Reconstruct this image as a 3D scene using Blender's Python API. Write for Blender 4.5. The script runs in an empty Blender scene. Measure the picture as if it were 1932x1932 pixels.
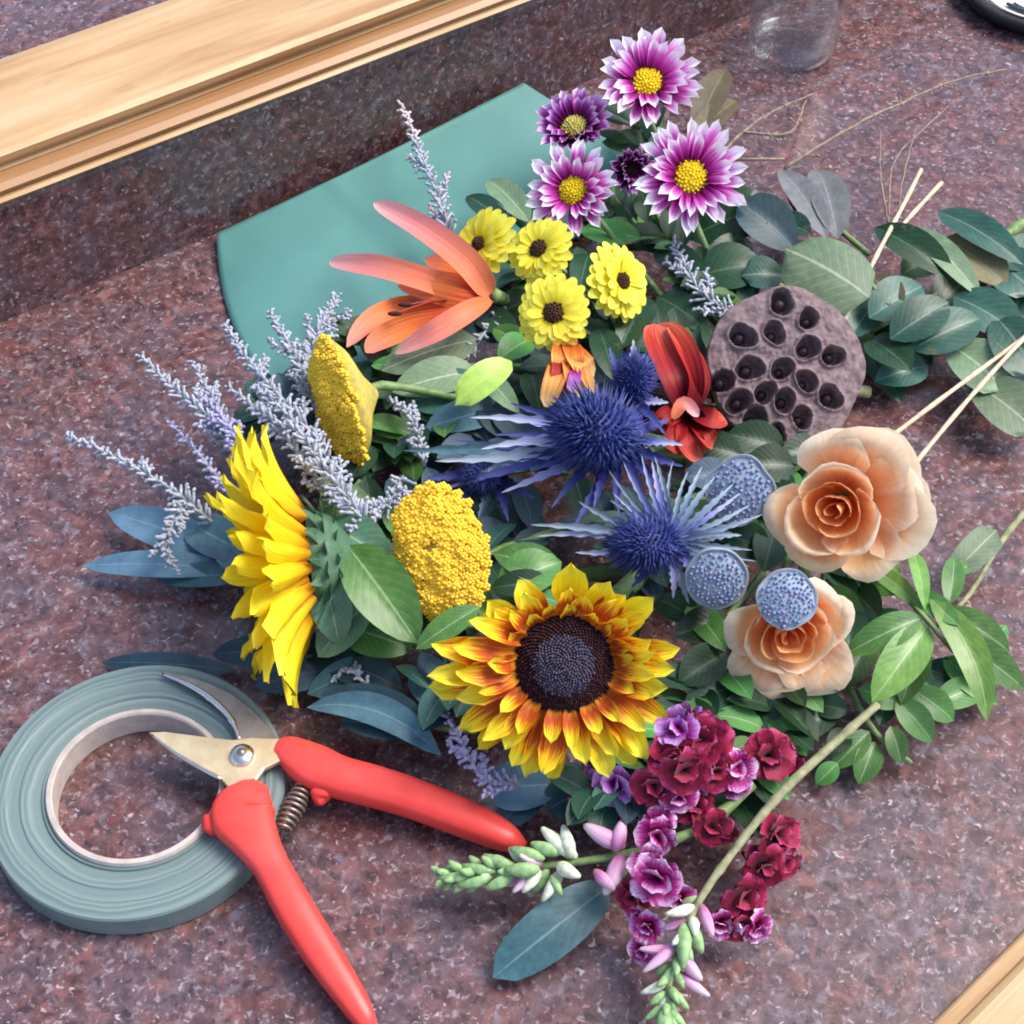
import bpy, bmesh, math, random
from mathutils import Vector, Matrix, noise
rnd = random.Random(7)
C = bpy.context.scene.collection
sc = bpy.context.scene
PI = math.pi

# ------------------------------------------------------------------ camera
TILT = math.radians(40.0); FOV = math.radians(34.0); DIST = 0.752
cam_d = bpy.data.cameras.new('camera'); cam = bpy.data.objects.new('camera', cam_d); C.objects.link(cam)
cam.location = (0, -DIST*math.sin(TILT), DIST*math.cos(TILT)); cam.rotation_euler = (TILT, 0, 0)
cam_d.sensor_fit = 'HORIZONTAL'; cam_d.angle = FOV; cam_d.clip_start = 0.01; cam_d.clip_end = 100
sc.camera = cam
# ------------------------------------------------------------------ light
w = bpy.data.worlds.new('World'); sc.world = w; w.use_nodes = True
nt = w.node_tree; bg = nt.nodes['Background']
sky = nt.nodes.new('ShaderNodeTexSky'); sky.sky_type = 'NISHITA'; sky.sun_disc = False
SUN_EL, SUN_AZ = math.radians(56), math.radians(75)      # azimuth clockwise from +Y (image up)
sky.sun_elevation = SUN_EL; sky.sun_rotation = SUN_AZ
sky.air_density = 1.0; sky.dust_density = 2.5; sky.ozone_density = 1.0
nt.links.new(sky.outputs[0], bg.inputs[0]); bg.inputs[1].default_value = 0.10
sd = bpy.data.lights.new('sun', 'SUN'); sd.energy = 1.35; sd.angle = math.radians(30); sd.color = (1.0, 0.95, 0.88)
so = bpy.data.objects.new('sun', sd); C.objects.link(so)
sdir = Vector((math.sin(SUN_AZ)*math.cos(SUN_EL), math.cos(SUN_AZ)*math.cos(SUN_EL), math.sin(SUN_EL)))
so.rotation_euler = sdir.to_track_quat('Z', 'Y').to_euler(); so.location = sdir*3
sc.view_settings.view_transform = 'Standard'; sc.view_settings.look = 'None'
sc.view_settings.gamma = 1.0; sc.view_settings.exposure = 1.45
sc.cycles.filter_width = 1.9
sc.render.resolution_x = sc.render.resolution_y = 1024

# ------------------------------------------------------------------ geometry of the view (used only to lay things out on the table)
CAM = Vector(cam.location); FWD = Vector((0, math.sin(TILT), -math.cos(TILT)))
RT = Vector((1, 0, 0)); UP = Vector((0, math.cos(TILT), math.sin(TILT))); BACK = -FWD
TF = math.tan(FOV/2)
def P(x, y, z=0.0):
    u = (x/1932-.5)*2*TF; v = -(y/1932-.5)*2*TF
    d = FWD+RT*u+UP*v
    return CAM+d*((z-CAM.z)/d.z)
def mpp(p): return 2*TF*((p-CAM).dot(FWD))/1932
def basis(o, X, Z):
    X = X.normalized(); Z = (Z-X*Z.dot(X)).normalized(); Y = Z.cross(X)
    m = Matrix((X, Y, Z)).transposed().to_4x4(); m.translation = o
    return m
def normal(a, b): return (BACK+RT*a+UP*b).normalized()

# ------------------------------------------------------------------ materials
def nmat(name):
    m = bpy.data.materials.new(name); m.use_nodes = True
    return m, m.node_tree.nodes, m.node_tree.links, m.node_tree.nodes['Principled BSDF']
def ramp(N, stops, interp='LINEAR'):
    r = N.new('ShaderNodeValToRGB'); r.color_ramp.interpolation = interp
    e = r.color_ramp.elements
    while len(e) < len(stops): e.new(0.5)
    for k, (p, c) in enumerate(stops): e[k].position = p; e[k].color = (*c, 1)
    return r
def mixc(N, L, fac, a, b, mode='MIX'):
    m = N.new('ShaderNodeMix'); m.data_type = 'RGBA'; m.blend_type = mode
    for s, v in ((m.inputs[0], fac), (m.inputs[6], a), (m.inputs[7], b)):
        if hasattr(v, 'links') or hasattr(v, 'is_linked'): L.new(v, s)
        elif isinstance(v, (int, float)): s.default_value = v
        else: s.default_value = (*v, 1)
    return m.outputs[2]
def mathn(N, L, op, a, b=0.0, c=None):
    m = N.new('ShaderNodeMath'); m.operation = op
    for s, v in zip(m.inputs, (a, b, c if c is not None else 0)):
        if isinstance(v, (int, float)): s.default_value = v
        else: L.new(v, s)
    return m.outputs[0]
def noise_t(N, L, vec, scale, detail=3, rough=.55, dist=0.0):
    n = N.new('ShaderNodeTexNoise'); n.inputs['Scale'].default_value = scale; n.inputs['Detail'].default_value = detail
    n.inputs['Roughness'].default_value = rough; n.inputs['Distortion'].default_value = dist
    L.new(vec, n.inputs['Vector']); return n
def bump(N, L, h, bs, strength=.3, dist=.001):
    b = N.new('ShaderNodeBump'); b.inputs['Strength'].default_value = strength; b.inputs['Distance'].default_value = dist
    L.new(h, b.inputs['Height']); L.new(b.outputs[0], bs.inputs['Normal'])
def add_translucent(m, N, L, bs, col, fac):
    tr = N.new('ShaderNodeBsdfTranslucent'); L.new(col, tr.inputs[0])
    mx = N.new('ShaderNodeMixShader'); mx.inputs[0].default_value = fac
    L.new(bs.outputs[0], mx.inputs[1]); L.new(tr.outputs[0], mx.inputs[2])
    L.new(mx.outputs[0], N['Material Output'].inputs[0])

def petal_mat(name, stops, streak=.35, rough=.55, trans=.25, jitter=.12, streak_col=None, sheen=0.0):
    m, N, L, bs = nmat(name)
    uv = N.new('ShaderNodeUVMap'); sep = N.new('ShaderNodeSeparateXYZ'); L.new(uv.outputs[0], sep.inputs[0])
    mp = N.new('ShaderNodeMapping'); mp.inputs['Scale'].default_value = (14, 1.6, 1); L.new(uv.outputs[0], mp.inputs[0])
    oi = N.new('ShaderNodeObjectInfo')
    cx = N.new('ShaderNodeCombineXYZ'); L.new(mathn(N, L, 'MULTIPLY', oi.outputs['Random'], 37.0), cx.inputs[2])
    va = N.new('ShaderNodeVectorMath'); L.new(mp.outputs[0], va.inputs[0]); L.new(cx.outputs[0], va.inputs[1])
    n1 = noise_t(N, L, va.outputs[0], 1.0, 3)
    sh = mathn(N, L, 'MULTIPLY', mathn(N, L, 'SUBTRACT', n1.outputs[0], .5), streak)
    rj = mathn(N, L, 'MULTIPLY', mathn(N, L, 'SUBTRACT', oi.outputs['Random'], .5), jitter)
    f = mathn(N, L, 'ADD', mathn(N, L, 'ADD', sep.outputs[1], sh), rj)
    r = ramp(N, stops); L.new(f, r.inputs[0])
    hs = N.new('ShaderNodeHueSaturation'); L.new(r.outputs[0], hs.inputs['Color'])
    L.new(mathn(N, L, 'MULTIPLY_ADD', n1.outputs[0], .35, .82), hs.inputs['Value'])
    L.new(hs.outputs[0], bs.inputs['Base Color']); bs.inputs['Roughness'].default_value = rough
    bs.inputs['Specular IOR Level'].default_value = .3
    if sheen: bs.inputs['Sheen Weight'].default_value = sheen
    bump(N, L, n1.outputs[0], bs, .5, .0006)
    if trans: add_translucent(m, N, L, bs, hs.outputs[0], trans)
    return m
def leaf_mat(name, c1, c2, rib, rough=.42, trans=.15, vein=.13, spec=.45):
    m, N, L, bs = nmat(name)
    uv = N.new('ShaderNodeUVMap'); sep = N.new('ShaderNodeSeparateXYZ'); L.new(uv.outputs[0], sep.inputs[0])
    tc = N.new('ShaderNodeTexCoord'); oi = N.new('ShaderNodeObjectInfo')
    cx = N.new('ShaderNodeCombineXYZ'); L.new(mathn(N, L, 'MULTIPLY', oi.outputs['Random'], 9.0), cx.inputs[0])
    va = N.new('ShaderNodeVectorMath'); L.new(tc.outputs['Object'], va.inputs[0]); L.new(cx.outputs[0], va.inputs[1])
    n1 = noise_t(N, L, va.outputs[0], 70, 4)
    fr = mathn(N, L, 'ADD', mathn(N, L, 'MULTIPLY', n1.outputs[0], 1.5), mathn(N, L, 'MULTIPLY_ADD', oi.outputs['Random'], .7, -.6))
    base = mixc(N, L, fr, c1, c2)
    du = mathn(N, L, 'ABSOLUTE', mathn(N, L, 'SUBTRACT', sep.outputs[0], .5))
    rb = mathn(N, L, 'LESS_THAN', du, .022)
    # side veins: slanted stripes
    sv = mathn(N, L, 'SINE', mathn(N, L, 'ADD', mathn(N, L, 'MULTIPLY', n1.outputs[0], 5.0), mathn(N, L, 'MULTIPLY', mathn(N, L, 'SUBTRACT', sep.outputs[1], mathn(N, L, 'MULTIPLY', du, .7)), 55.0)))
    svm = mathn(N, L, 'MULTIPLY', mathn(N, L, 'GREATER_THAN', sv, .88), vein)
    msk = mathn(N, L, 'MAXIMUM', mathn(N, L, 'MULTIPLY', rb, .6), svm)
    col = mixc(N, L, msk, base, rib)
    n5 = noise_t(N, L, va.outputs[0], 260, 5, .6); n6 = noise_t(N, L, va.outputs[0], 120, 3)
    hv = N.new('ShaderNodeHueSaturation'); L.new(col, hv.inputs['Color'])
    L.new(mathn(N, L, 'MULTIPLY_ADD', oi.outputs['Random'], .05, .475), hv.inputs['Hue'])
    L.new(mathn(N, L, 'MULTIPLY_ADD', n5.outputs[0], .7, mathn(N, L, 'MULTIPLY_ADD', oi.outputs['Random'], .4, .33)), hv.inputs['Value'])
    sp_ = N.new('ShaderNodeMapRange'); sp_.inputs[1].default_value = .68; sp_.inputs[2].default_value = .74; L.new(n6.outputs[0], sp_.inputs[0])
    col = mixc(N, L, mathn(N, L, 'MULTIPLY', sp_.outputs[0], .45), hv.outputs[0], (.16, .12, .05))
    L.new(col, bs.inputs['Base Color']); bs.inputs['Roughness'].default_value = rough
    bs.inputs['Specular IOR Level'].default_value = spec
    bump(N, L, mathn(N, L, 'ADD', n1.outputs[0], mathn(N, L, 'MULTIPLY', sv, .035)), bs, .35, .0008)
    add_translucent(m, N, L, bs, col, trans)
    return m
def plain(name, c1, c2=None, rough=.5, scale=300, metal=0.0, bmp=.3, spec=.4, stops=None, det=4):
    m, N, L, bs = nmat(name)
    tc = N.new('ShaderNodeTexCoord'); n1 = noise_t(N, L, tc.outputs['Object'], scale, det)
    c2 = c2 or tuple(v*.7 for v in c1)
    r = ramp(N, stops or [(.3, c2), (.65, c1)]); L.new(n1.outputs[0], r.inputs[0])
    L.new(r.outputs[0], bs.inputs['Base Color']); bs.inputs['Roughness'].default_value = rough
    bs.inputs['Metallic'].default_value = metal; bs.inputs['Specular IOR Level'].default_value = spec
    if bmp: bump(N, L, n1.outputs[0], bs, bmp, .0008)
    return m

def granite_mat():
    m, N, L, bs = nmat('granite')
    tc = N.new('ShaderNodeTexCoord'); V = tc.outputs['Object']
    def mapped(off):
        mp = N.new('ShaderNodeMapping'); mp.inputs['Location'].default_value = (off, off*.7, off*.3); L.new(V, mp.inputs[0]); return mp.outputs[0]
    n0 = noise_t(N, L, mapped(.31), 5.5, 3, .5)
    n1 = noise_t(N, L, V, 130, 6, .72, .4)
    n2 = noise_t(N, L, mapped(2.1), 48, 4, .6, .6)
    base = ramp(N, [(.32, (.022, .014, .020)), (.43, (.066, .038, .044)), (.51, (.125, .078, .082)), (.58, (.165, .118, .13)), (.68, (.30, .235, .26))])
    L.new(n1.outputs[0], base.inputs[0])
    warm = ramp(N, [(.38, (.16, .058, .044)), (.5, (.115, .078, .082)), (.62, (.105, .10, .135))]); L.new(n2.outputs[0], warm.inputs[0])
    c = mixc(N, L, .42, base.outputs[0], warm.outputs[0])
    broad = ramp(N, [(.38, (1.14, .82, .74)), (.62, (1.08, .93, .92))]); L.new(n0.outputs[0], broad.inputs[0])
    c = mixc(N, L, 1.0, c, broad.outputs[0], 'MULTIPLY'); c = mixc(N, L, 1.0, c, (.88, .88, .88), 'MULTIPLY')
    def fleck(scale, lo, hi, col, cin, off, amt=1.0, stretch=1.0):
        n = noise_t(N, L, mapped(off), scale, 3, .5, .5)
        d = N.new('ShaderNodeMapRange'); d.interpolation_type = 'SMOOTHSTEP'; d.inputs[1].default_value = lo; d.inputs[2].default_value = hi; d.inputs[4].default_value = amt
        L.new(n.outputs[0], d.inputs[0]); return mixc(N, L, d.outputs[0], cin, col)
    c = fleck(260, .54, .68, (.022, .015, .020), c, 3.3, .7)
    c = fleck(120, .56, .72, (.27, .11, .10), c, 5.7, .6)
    c = fleck(300, .56, .70, (.31, .25, .28), c, 8.1, .7)
    c = fleck(130, .58, .74, (.22, .19, .24), c, 11.9, .55)
    c = fleck(360, .63, .74, (.50, .41, .43), c, 14.2, .8)
    L.new(c, bs.inputs['Base Color'])
    rr = N.new('ShaderNodeMapRange'); rr.inputs[3].default_value = .14; rr.inputs[4].default_value = .36; bs.inputs['Specular IOR Level'].default_value = .62
    L.new(n1.outputs[0], rr.inputs[0]); L.new(rr.outputs[0], bs.inputs['Roughness'])
    bump(N, L, n1.outputs[0], bs, .2, .0006)
    return m
def wood_mat(name, dark=0.0):
    m, N, L, bs = nmat(name)
    tc = N.new('ShaderNodeTexCoord'); mp = N.new('ShaderNodeMapping'); mp.inputs['Scale'].default_value = (5, 55, 55)
    L.new(tc.outputs['Object'], mp.inputs[0])
    n1 = noise_t(N, L, mp.outputs[0], 1.6, 5, .6, .7)
    mp2 = N.new('ShaderNodeMapping'); mp2.inputs['Scale'].default_value = (14, 420, 420); L.new(tc.outputs['Object'], mp2.inputs[0])
    n2 = noise_t(N, L, mp2.outputs[0], 1.0, 3)
    r = ramp(N, [(.28, (.36, .18, .08)), (.45, (.48, .30, .14)), (.6, (.57, .39, .21)), (.8, (.62, .46, .28))])
    L.new(n1.outputs[0], r.inputs[0])
    c = mixc(N, L, mathn(N, L, 'MULTIPLY', n2.outputs[0], .35), r.outputs[0], (.42, .22, .09))
    n3 = noise_t(N, L, tc.outputs['Object'], 60, 2, .5, 1.5)         # small dark scuffs
    sp = N.new('ShaderNodeMapRange'); sp.inputs[1].default_value = .70; sp.inputs[2].default_value = .78; L.new(n3.outputs[0], sp.inputs[0])
    c = mixc(N, L, mathn(N, L, 'MULTIPLY', sp.outputs[0], .5), c, (.25, .18, .08))
    if dark: c = mixc(N, L, dark, c, (.30, .13, .045))
    L.new(c, bs.inputs['Base Color']); bs.inputs['Roughness'].default_value = .42
    bump(N, L, n2.outputs[0], bs, .25, .0006)
    return m

M = {}
M['granite'] = granite_mat(); M['wood'] = wood_mat('oiled_pine'); M['wood_dark'] = wood_mat('oiled_pine_bead', .72)
M['mum'] = petal_mat('mum_petal', [(.0, (.07, .0, .02)), (.22, (.22, .002, .09)), (.42, (.56, .03, .38)), (.64, (.80, .22, .66)), (.78, (.94, .78, .93)), (.9, (.97, .95, .97))], .45, trans=.2)
M['mum_dim'] = petal_mat('mum_petal_shaded', [(.0, (.06, .0, .02)), (.45, (.16, .004, .09)), (.68, (.42, .06, .40)), (.86, (.74, .45, .78)), (1, (.85, .75, .9))], .4, trans=.15)  # dimmer copy of the mum petal, shade on the rear heads painted in
M['yel'] = petal_mat('yellow_petal', [(.0, (.72, .48, .01)), (.25, (.93, .78, .015)), (1, (.97, .90, .12))], .4, trans=.25)
M['sun_y'] = petal_mat('sunflower_petal', [(.0, (.72, .28, .005)), (.22, (.90, .56, .008)), (.6, (.95, .72, .012)), (1, (.95, .80, .04))], .35, trans=.28)
M['sun_r'] = petal_mat('ring_sunflower_petal', [(.0, (.85, .40, .04)), (.14, (.80, .28, .02)), (.34, (.48, .06, .006)), (.54, (.60, .12, .006)), (.68, (.92, .48, .01)), (.8, (.95, .72, .015)), (1, (.95, .84, .06))], .75, trans=.25, jitter=.22)
M['salmon'] = petal_mat('salmon_petal', [(.0, (.70, .20, .07)), (.3, (.90, .25, .13)), (.6, (.93, .29, .27)), (1, (.95, .50, .50))], .4, trans=.25)
M['salmon_in'] = petal_mat('salmon_petal_throat', [(.0, (.20, .01, .02)), (.3, (.62, .07, .02)), (.6, (.85, .22, .05)), (1, (.86, .28, .20))], .6, trans=.2)
M['orange'] = petal_mat('orange_petal', [(.0, (.45, .05, .02)), (.4, (.75, .20, .03)), (.75, (.88, .45, .12)), (1, (.92, .66, .38))], .8, trans=.2)
M['red'] = petal_mat('red_petal', [(.0, (.10, .0, .01)), (.4, (.30, .010, .012)), (.7, (.48, .035, .022)), (1, (.66, .15, .10))], .9, trans=.18)
M['rose'] = petal_mat('peach_rose_petal', [(.0, (.98, .36, .09)), (.35, (.99, .50, .22)), (.65, (.99, .65, .37)), (1, (.99, .83, .62))], .22, trans=.3)
M['rose_in'] = petal_mat('peach_rose_heart', [(.0, (.97, .26, .07)), (.5, (.98, .42, .15)), (1, (.98, .58, .27))], .22, trans=.3)
M['crim'] = petal_mat('crimson_snap_petal', [(.0, (.04, .0, .008)), (.4, (.17, .001, .022)), (.8, (.33, .002, .048)), (1, (.46, .05, .18))], .4, trans=.12, sheen=.2)
M['mag'] = petal_mat('magenta_snap_petal', [(.0, (.14, .0, .03)), (.35, (.34, .006, .12)), (.65, (.46, .04, .26)), (.9, (.78, .42, .70)), (1, (.88, .66, .84))], .6, trans=.15)
M['viol'] = petal_mat('violet_snap_petal', [(.0, (.16, .0, .10)), (.4, (.30, .02, .24)), (.75, (.50, .18, .58)), (1, (.72, .48, .84))], .5, trans=.15)
M['pinkbud'] = petal_mat('pink_bud', [(.0, (.30, .30, .14)), (.25, (.50, .14, .36)), (.6, (.72, .42, .60)), (1, (.88, .76, .76))], .6, trans=.1)
M['greenbud'] = plain('green_bud', (.34, .52, .22), (.16, .30, .13), .5, 350)
M['whitebud'] = plain('pale_bud', (.82, .80, .66), (.46, .54, .36), .5, 350)
M['sage'] = leaf_mat('sage_leaf', (.10, .19, .10), (.23, .32, .18), (.55, .60, .42), .5)
M['teal'] = leaf_mat('teal_leaf', (.012, .06, .04), (.05, .15, .105), (.22, .36, .28), .38)
M['blue'] = leaf_mat('blue_leaf', (.05, .13, .18), (.14, .29, .36), (.25, .42, .48), .45, vein=.05)
M['navy'] = leaf_mat('blue_leaf_shaded', (.018, .05, .07), (.05, .11, .15), (.12, .2, .24), .45, vein=.05)  # darkened copy of the blue leaf; the shade is in its colour
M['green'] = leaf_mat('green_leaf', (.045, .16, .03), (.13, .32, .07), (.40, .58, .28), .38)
M['mid'] = leaf_mat('sunflower_leaf', (.04, .13, .06), (.12, .26, .15), (.36, .52, .36), .55)
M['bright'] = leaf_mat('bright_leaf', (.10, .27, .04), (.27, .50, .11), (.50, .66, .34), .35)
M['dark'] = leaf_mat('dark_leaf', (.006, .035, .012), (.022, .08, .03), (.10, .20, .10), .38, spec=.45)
M['lime'] = leaf_mat('lime_bud_leaf', (.32, .55, .06), (.55, .72, .16), (.6, .75, .2), .45)
M['brownleaf'] = leaf_mat('brown_leaf', (.09, .08, .04), (.20, .16, .08), (.3, .26, .16), .6)
M['greyleaf'] = leaf_mat('grey_leaf', (.16, .18, .17), (.30, .30, .33), (.4, .4, .42), .6)
M['stem'] = plain('green_stem', (.22, .32, .12), (.10, .18, .06), .55, 220)
M['woodstem'] = plain('woody_stem', (.36, .35, .20), (.17, .19, .09), .7, 260)
M['straw'] = plain('straw', (.78, .62, .44), (.55, .40, .26), .6, 300)
M['twig'] = plain('dry_twig', (.34, .27, .19), (.16, .12, .10), .8, 260)
M['silver'] = plain('silver_floret', (.50, .51, .59), (.25, .28, .34), .7, 500)
M['silverstem'] = plain('silver_stem', (.38, .42, .42), (.18, .22, .22), .7, 300)
M['lilac'] = plain('lilac_floret', (.50, .46, .66), (.26, .24, .40), .7, 500)
M['pinkish'] = plain('pinkish_floret', (.80, .60, .60), (.48, .42, .46), .7, 500)
M['yarrow'] = plain('yarrow_floret', (.94, .66, .06), (.84, .48, .02), .75, 700)
M['yarrow_under'] = plain('yarrow_base', (.66, .46, .06), (.30, .30, .10), .8, 300)
M['disc_y'] = plain('yellow_disc', (.92, .72, .01), (.62, .40, .005), .7, 900)
M['disc_g'] = plain('greenish_disc', (.62, .55, .12), (.34, .32, .06), .7, 900)
M['disc_b'] = plain('brown_disc', (.09, .035, .01), (.02, .01, .005), .8, 900)
M['disc_m'] = plain('maroon_floret', (.055, .008, .012), (.018, .003, .008), .75, 900)
M['disc_p'] = plain('grey_violet_floret', (.11, .085, .14), (.035, .028, .05), .75, 900)
M['lotus'] = plain('lotus_pod_skin', (.25, .175, .18), (.10, .068, .075), .7, 260, bmp=1.0, det=8, spec=.25)
M['seed'] = plain('lotus_seed', (.055, .025, .035), (.02, .01, .015), .5, 300)
M['pod'] = plain('blue_grey_pod', (.34, .40, .48), (.22, .26, .33), .6, 160)
M['podbead'] = plain('pod_bead', (.22, .32, .52), (.13, .18, .34), .8, 600)
M['podbead2'] = plain('pod_bead_violet', (.32, .32, .54), (.18, .17, .34), .8, 600)
M['ery'] = plain('thistle_floret', (.03, .055, .27), (.008, .010, .07), .5, 500)
M['ery_hi'] = plain('thistle_floret_tip', (.08, .11, .36), (.03, .035, .16), .5, 500)
M['ery_b'] = petal_mat('thistle_bract', [(.0, (.04, .04, .24)), (.3, (.12, .13, .44)), (.6, (.36, .38, .66)), (1, (.58, .62, .76))], .5, trans=.05)
M['ery_d'] = petal_mat('thistle_bract_indigo', [(.0, (.02, .02, .10)), (.5, (.035, .04, .22)), (1, (.12, .14, .36))], .5, trans=.05)
M['ery_s'] = petal_mat('thistle_bract_silver', [(.0, (.08, .12, .26)), (.5, (.22, .30, .40)), (1, (.42, .50, .58))], .5, trans=.05)
M['paper'] = plain('teal_paper', (.10, .265, .24), (.08, .22, .205), .55, 22, bmp=.5, det=6)
M['redgrip'] = plain('red_rubber_grip', None or (.80, .045, .042), None, .36, 55, bmp=.12, det=9, stops=[(.22, (.42, .02, .02)), (.36, (.80, .055, .045)), (.6, (.86, .075, .06)), (.74, (.84, .10, .09))])
M['steel'] = plain('steel_reflecting_wood', (.84, .68, .42), (.68, .50, .28), .42, 120, .75, bmp=.05)  # cream reflection of the wood is put into the steel's base colour
M['steel_d'] = plain('dull_steel', (.36, .30, .25), (.24, .20, .17), .45, 120, .8, bmp=.1)
M['edge'] = plain('ground_edge', (.80, .74, .70), (.7, .6, .55), .25, 120, 1.0, bmp=.05)
M['card'] = plain('card_core', (.55, .47, .42), (.42, .36, .33), .6, 200)
M['black'] = plain('black_plastic', (.015, .014, .017), (.01, .01, .01), .35, 100)
M['white'] = plain('white_enamel', (.74, .74, .72), (.66, .66, .66), .25, 60, bmp=.02)
M['greymark'] = plain('grey_enamel_mark', (.07, .09, .09), (.04, .05, .05), .3, 60, bmp=.02)

def tape_mat():
    m, N, L, bs = nmat('floral_tape')
    tc = N.new('ShaderNodeTexCoord'); sep = N.new('ShaderNodeSeparateXYZ'); L.new(tc.outputs['Object'], sep.inputs[0])
    r2 = mathn(N, L, 'SQRT', mathn(N, L, 'ADD', mathn(N, L, 'POWER', sep.outputs[0], 2), mathn(N, L, 'POWER', sep.outputs[1], 2)))
    n0 = noise_t(N, L, tc.outputs['Object'], 25, 3)
    cx = N.new('ShaderNodeCombineXYZ'); L.new(mathn(N, L, 'ADD', mathn(N, L, 'MULTIPLY', r2, 520), mathn(N, L, 'MULTIPLY', n0.outputs[0], 3)), cx.inputs[0])
    n1 = noise_t(N, L, cx.outputs[0], 1.0, 3)
    r = ramp(N, [(.3, (.095, .145, .14)), (.5, (.145, .205, .20)), (.7, (.24, .29, .285))]); L.new(n1.outputs[0], r.inputs[0])
    L.new(r.outputs[0], bs.inputs['Base Color']); bs.inputs['Roughness'].default_value = .5
    bump(N, L, n1.outputs[0], bs, .25, .0005)
    return m
M['tape'] = tape_mat()
def glass_mat():
    m, N, L, bs = nmat('clear_glass')
    N.remove(bs); tr = N.new('ShaderNodeBsdfTransparent'); tr.inputs[0].default_value = (.93, .95, .97, 1)
    gl = N.new('ShaderNodeBsdfGlossy'); gl.inputs['Roughness'].default_value = .06
    fr = N.new('ShaderNodeLayerWeight'); fr.inputs[0].default_value = .5
    mx = N.new('ShaderNodeMixShader'); L.new(mathn(N, L, 'MULTIPLY_ADD', mathn(N, L, 'POWER', fr.outputs[1], 3), .8, .09), mx.inputs[0]); L.new(tr.outputs[0], mx.inputs[1]); L.new(gl.outputs[0], mx.inputs[2])
    L.new(mx.outputs[0], N['Material Output'].inputs[0]); return m
M['glass'] = glass_mat()

# ------------------------------------------------------------------ mesh helpers
WM = {}
def link(name, me, parent=None, W=None):
    o = bpy.data.objects.new(name, me); C.objects.link(o)
    W = W or Matrix.Identity(4)
    WM[o.name] = W.copy()
    if parent is not None:
        o.parent = parent; o.matrix_basis = WM[parent.name].inverted() @ W
    else: o.matrix_basis = W
    return o
def thing(name, label, cat, loc, group=None):
    o = link(name, None, None, Matrix.Translation(loc))
    o.empty_display_size = .01
    o['label'] = label; o['category'] = cat
    if group: o['group'] = group
    return o
def tagk(o, kind): o['kind'] = kind; return o
def mk(name, vs, fs, mats, uvs=None, mi=None, smooth=True):
    me = bpy.data.meshes.new(name); me.from_pydata([tuple(v) for v in vs], [], fs); me.update()
    for m in (mats if isinstance(mats, (list, tuple)) else [mats]): me.materials.append(m)
    if uvs:
        l = me.uv_layers.new(name='UVMap')
        for lp in me.loops: l.data[lp.index].uv = uvs[lp.vertex_index]
    if mi:
        for p, k in zip(me.polygons, mi): p.material_index = k
    if smooth:
        for p in me.polygons: p.use_smooth = True
    return me
class MB:
    def __init__(s): s.v = []; s.f = []; s.mi = []; s.uv = []
    def add(s, vs, fs, mi=0, uvs=None):
        b = len(s.v); s.v += [Vector(v) for v in vs]; s.f += [tuple(i+b for i in f) for f in fs]; s.mi += [mi]*len(fs)
        s.uv += uvs if uvs else [(0.5, 0.5)]*len(vs)
    def ell(s, c, X, Z, a, b, n=6, k=4, mi=0):      # ellipsoid long axis X (half a), half b across
        m = basis(Vector(c), X, Z); vs = [m @ Vector((-a, 0, 0))]; uvs = [(.5, 0)]
        for j in range(1, k):
            t = PI*j/k
            for i in range(n):
                q = 2*PI*i/n; vs.append(m @ Vector((-a*math.cos(t), b*math.sin(t)*math.cos(q), b*math.sin(t)*math.sin(q)))); uvs.append((i/n, j/k))
        vs.append(m @ Vector((a, 0, 0))); uvs.append((.5, 1)); e = len(vs)-1; fs = []
        for i in range(n):
            i2 = (i+1) % n; fs.append((0, 1+i2, 1+i)); fs.append((e, 1+(k-2)*n+i, 1+(k-2)*n+i2))
            for j in range(k-2): fs.append((1+j*n+i, 1+j*n+i2, 1+(j+1)*n+i2, 1+(j+1)*n+i))
        s.add(vs, fs, mi, uvs)
    def spike(s, c, d, L, r, n=4, mi=0):
        d = d.normalized(); a = d.orthogonal().normalized(); b = d.cross(a)
        vs = [c+(a*math.cos(2*PI*i/n)+b*math.sin(2*PI*i/n))*r for i in range(n)]+[c+d*L]
        s.add(vs, [(i, (i+1) % n, n) for i in range(n)], mi, [(.5, 0)]*n+[(.5, 1)])
    def tube(s, pts, rads, n=7, mi=0, cap=True):
        vs, fs, uvs = tube_geo(pts, rads, n, cap); s.add(vs, fs, mi, uvs)
    def mesh(s, name, mats, smooth=True): return mk(name, s.v, s.f, mats, s.uv, s.mi, smooth)
def smoothpts(pts, k=5):
    if len(pts) < 3: return [Vector(p) for p in pts]
    p = [Vector(q) for q in pts]; p = [p[0]*2-p[1]]+p+[p[-1]*2-p[-2]]; out = []
    for i in range(1, len(p)-2):
        for j in range(k):
            t = j/k; a, b, c, d = p[i-1], p[i], p[i+1], p[i+2]
            out.append(.5*((2*b)+(c-a)*t+(2*a-5*b+4*c-d)*t*t+(3*b-a-3*c+d)*t**3))
    out.append(p[-2]); return out
def lerp_list(v, n):
    out = []
    for i in range(n):
        t = i/(n-1)*(len(v)-1); a = min(int(t), len(v)-2); out.append(v[a]+(v[a+1]-v[a])*(t-a))
    return out
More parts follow.
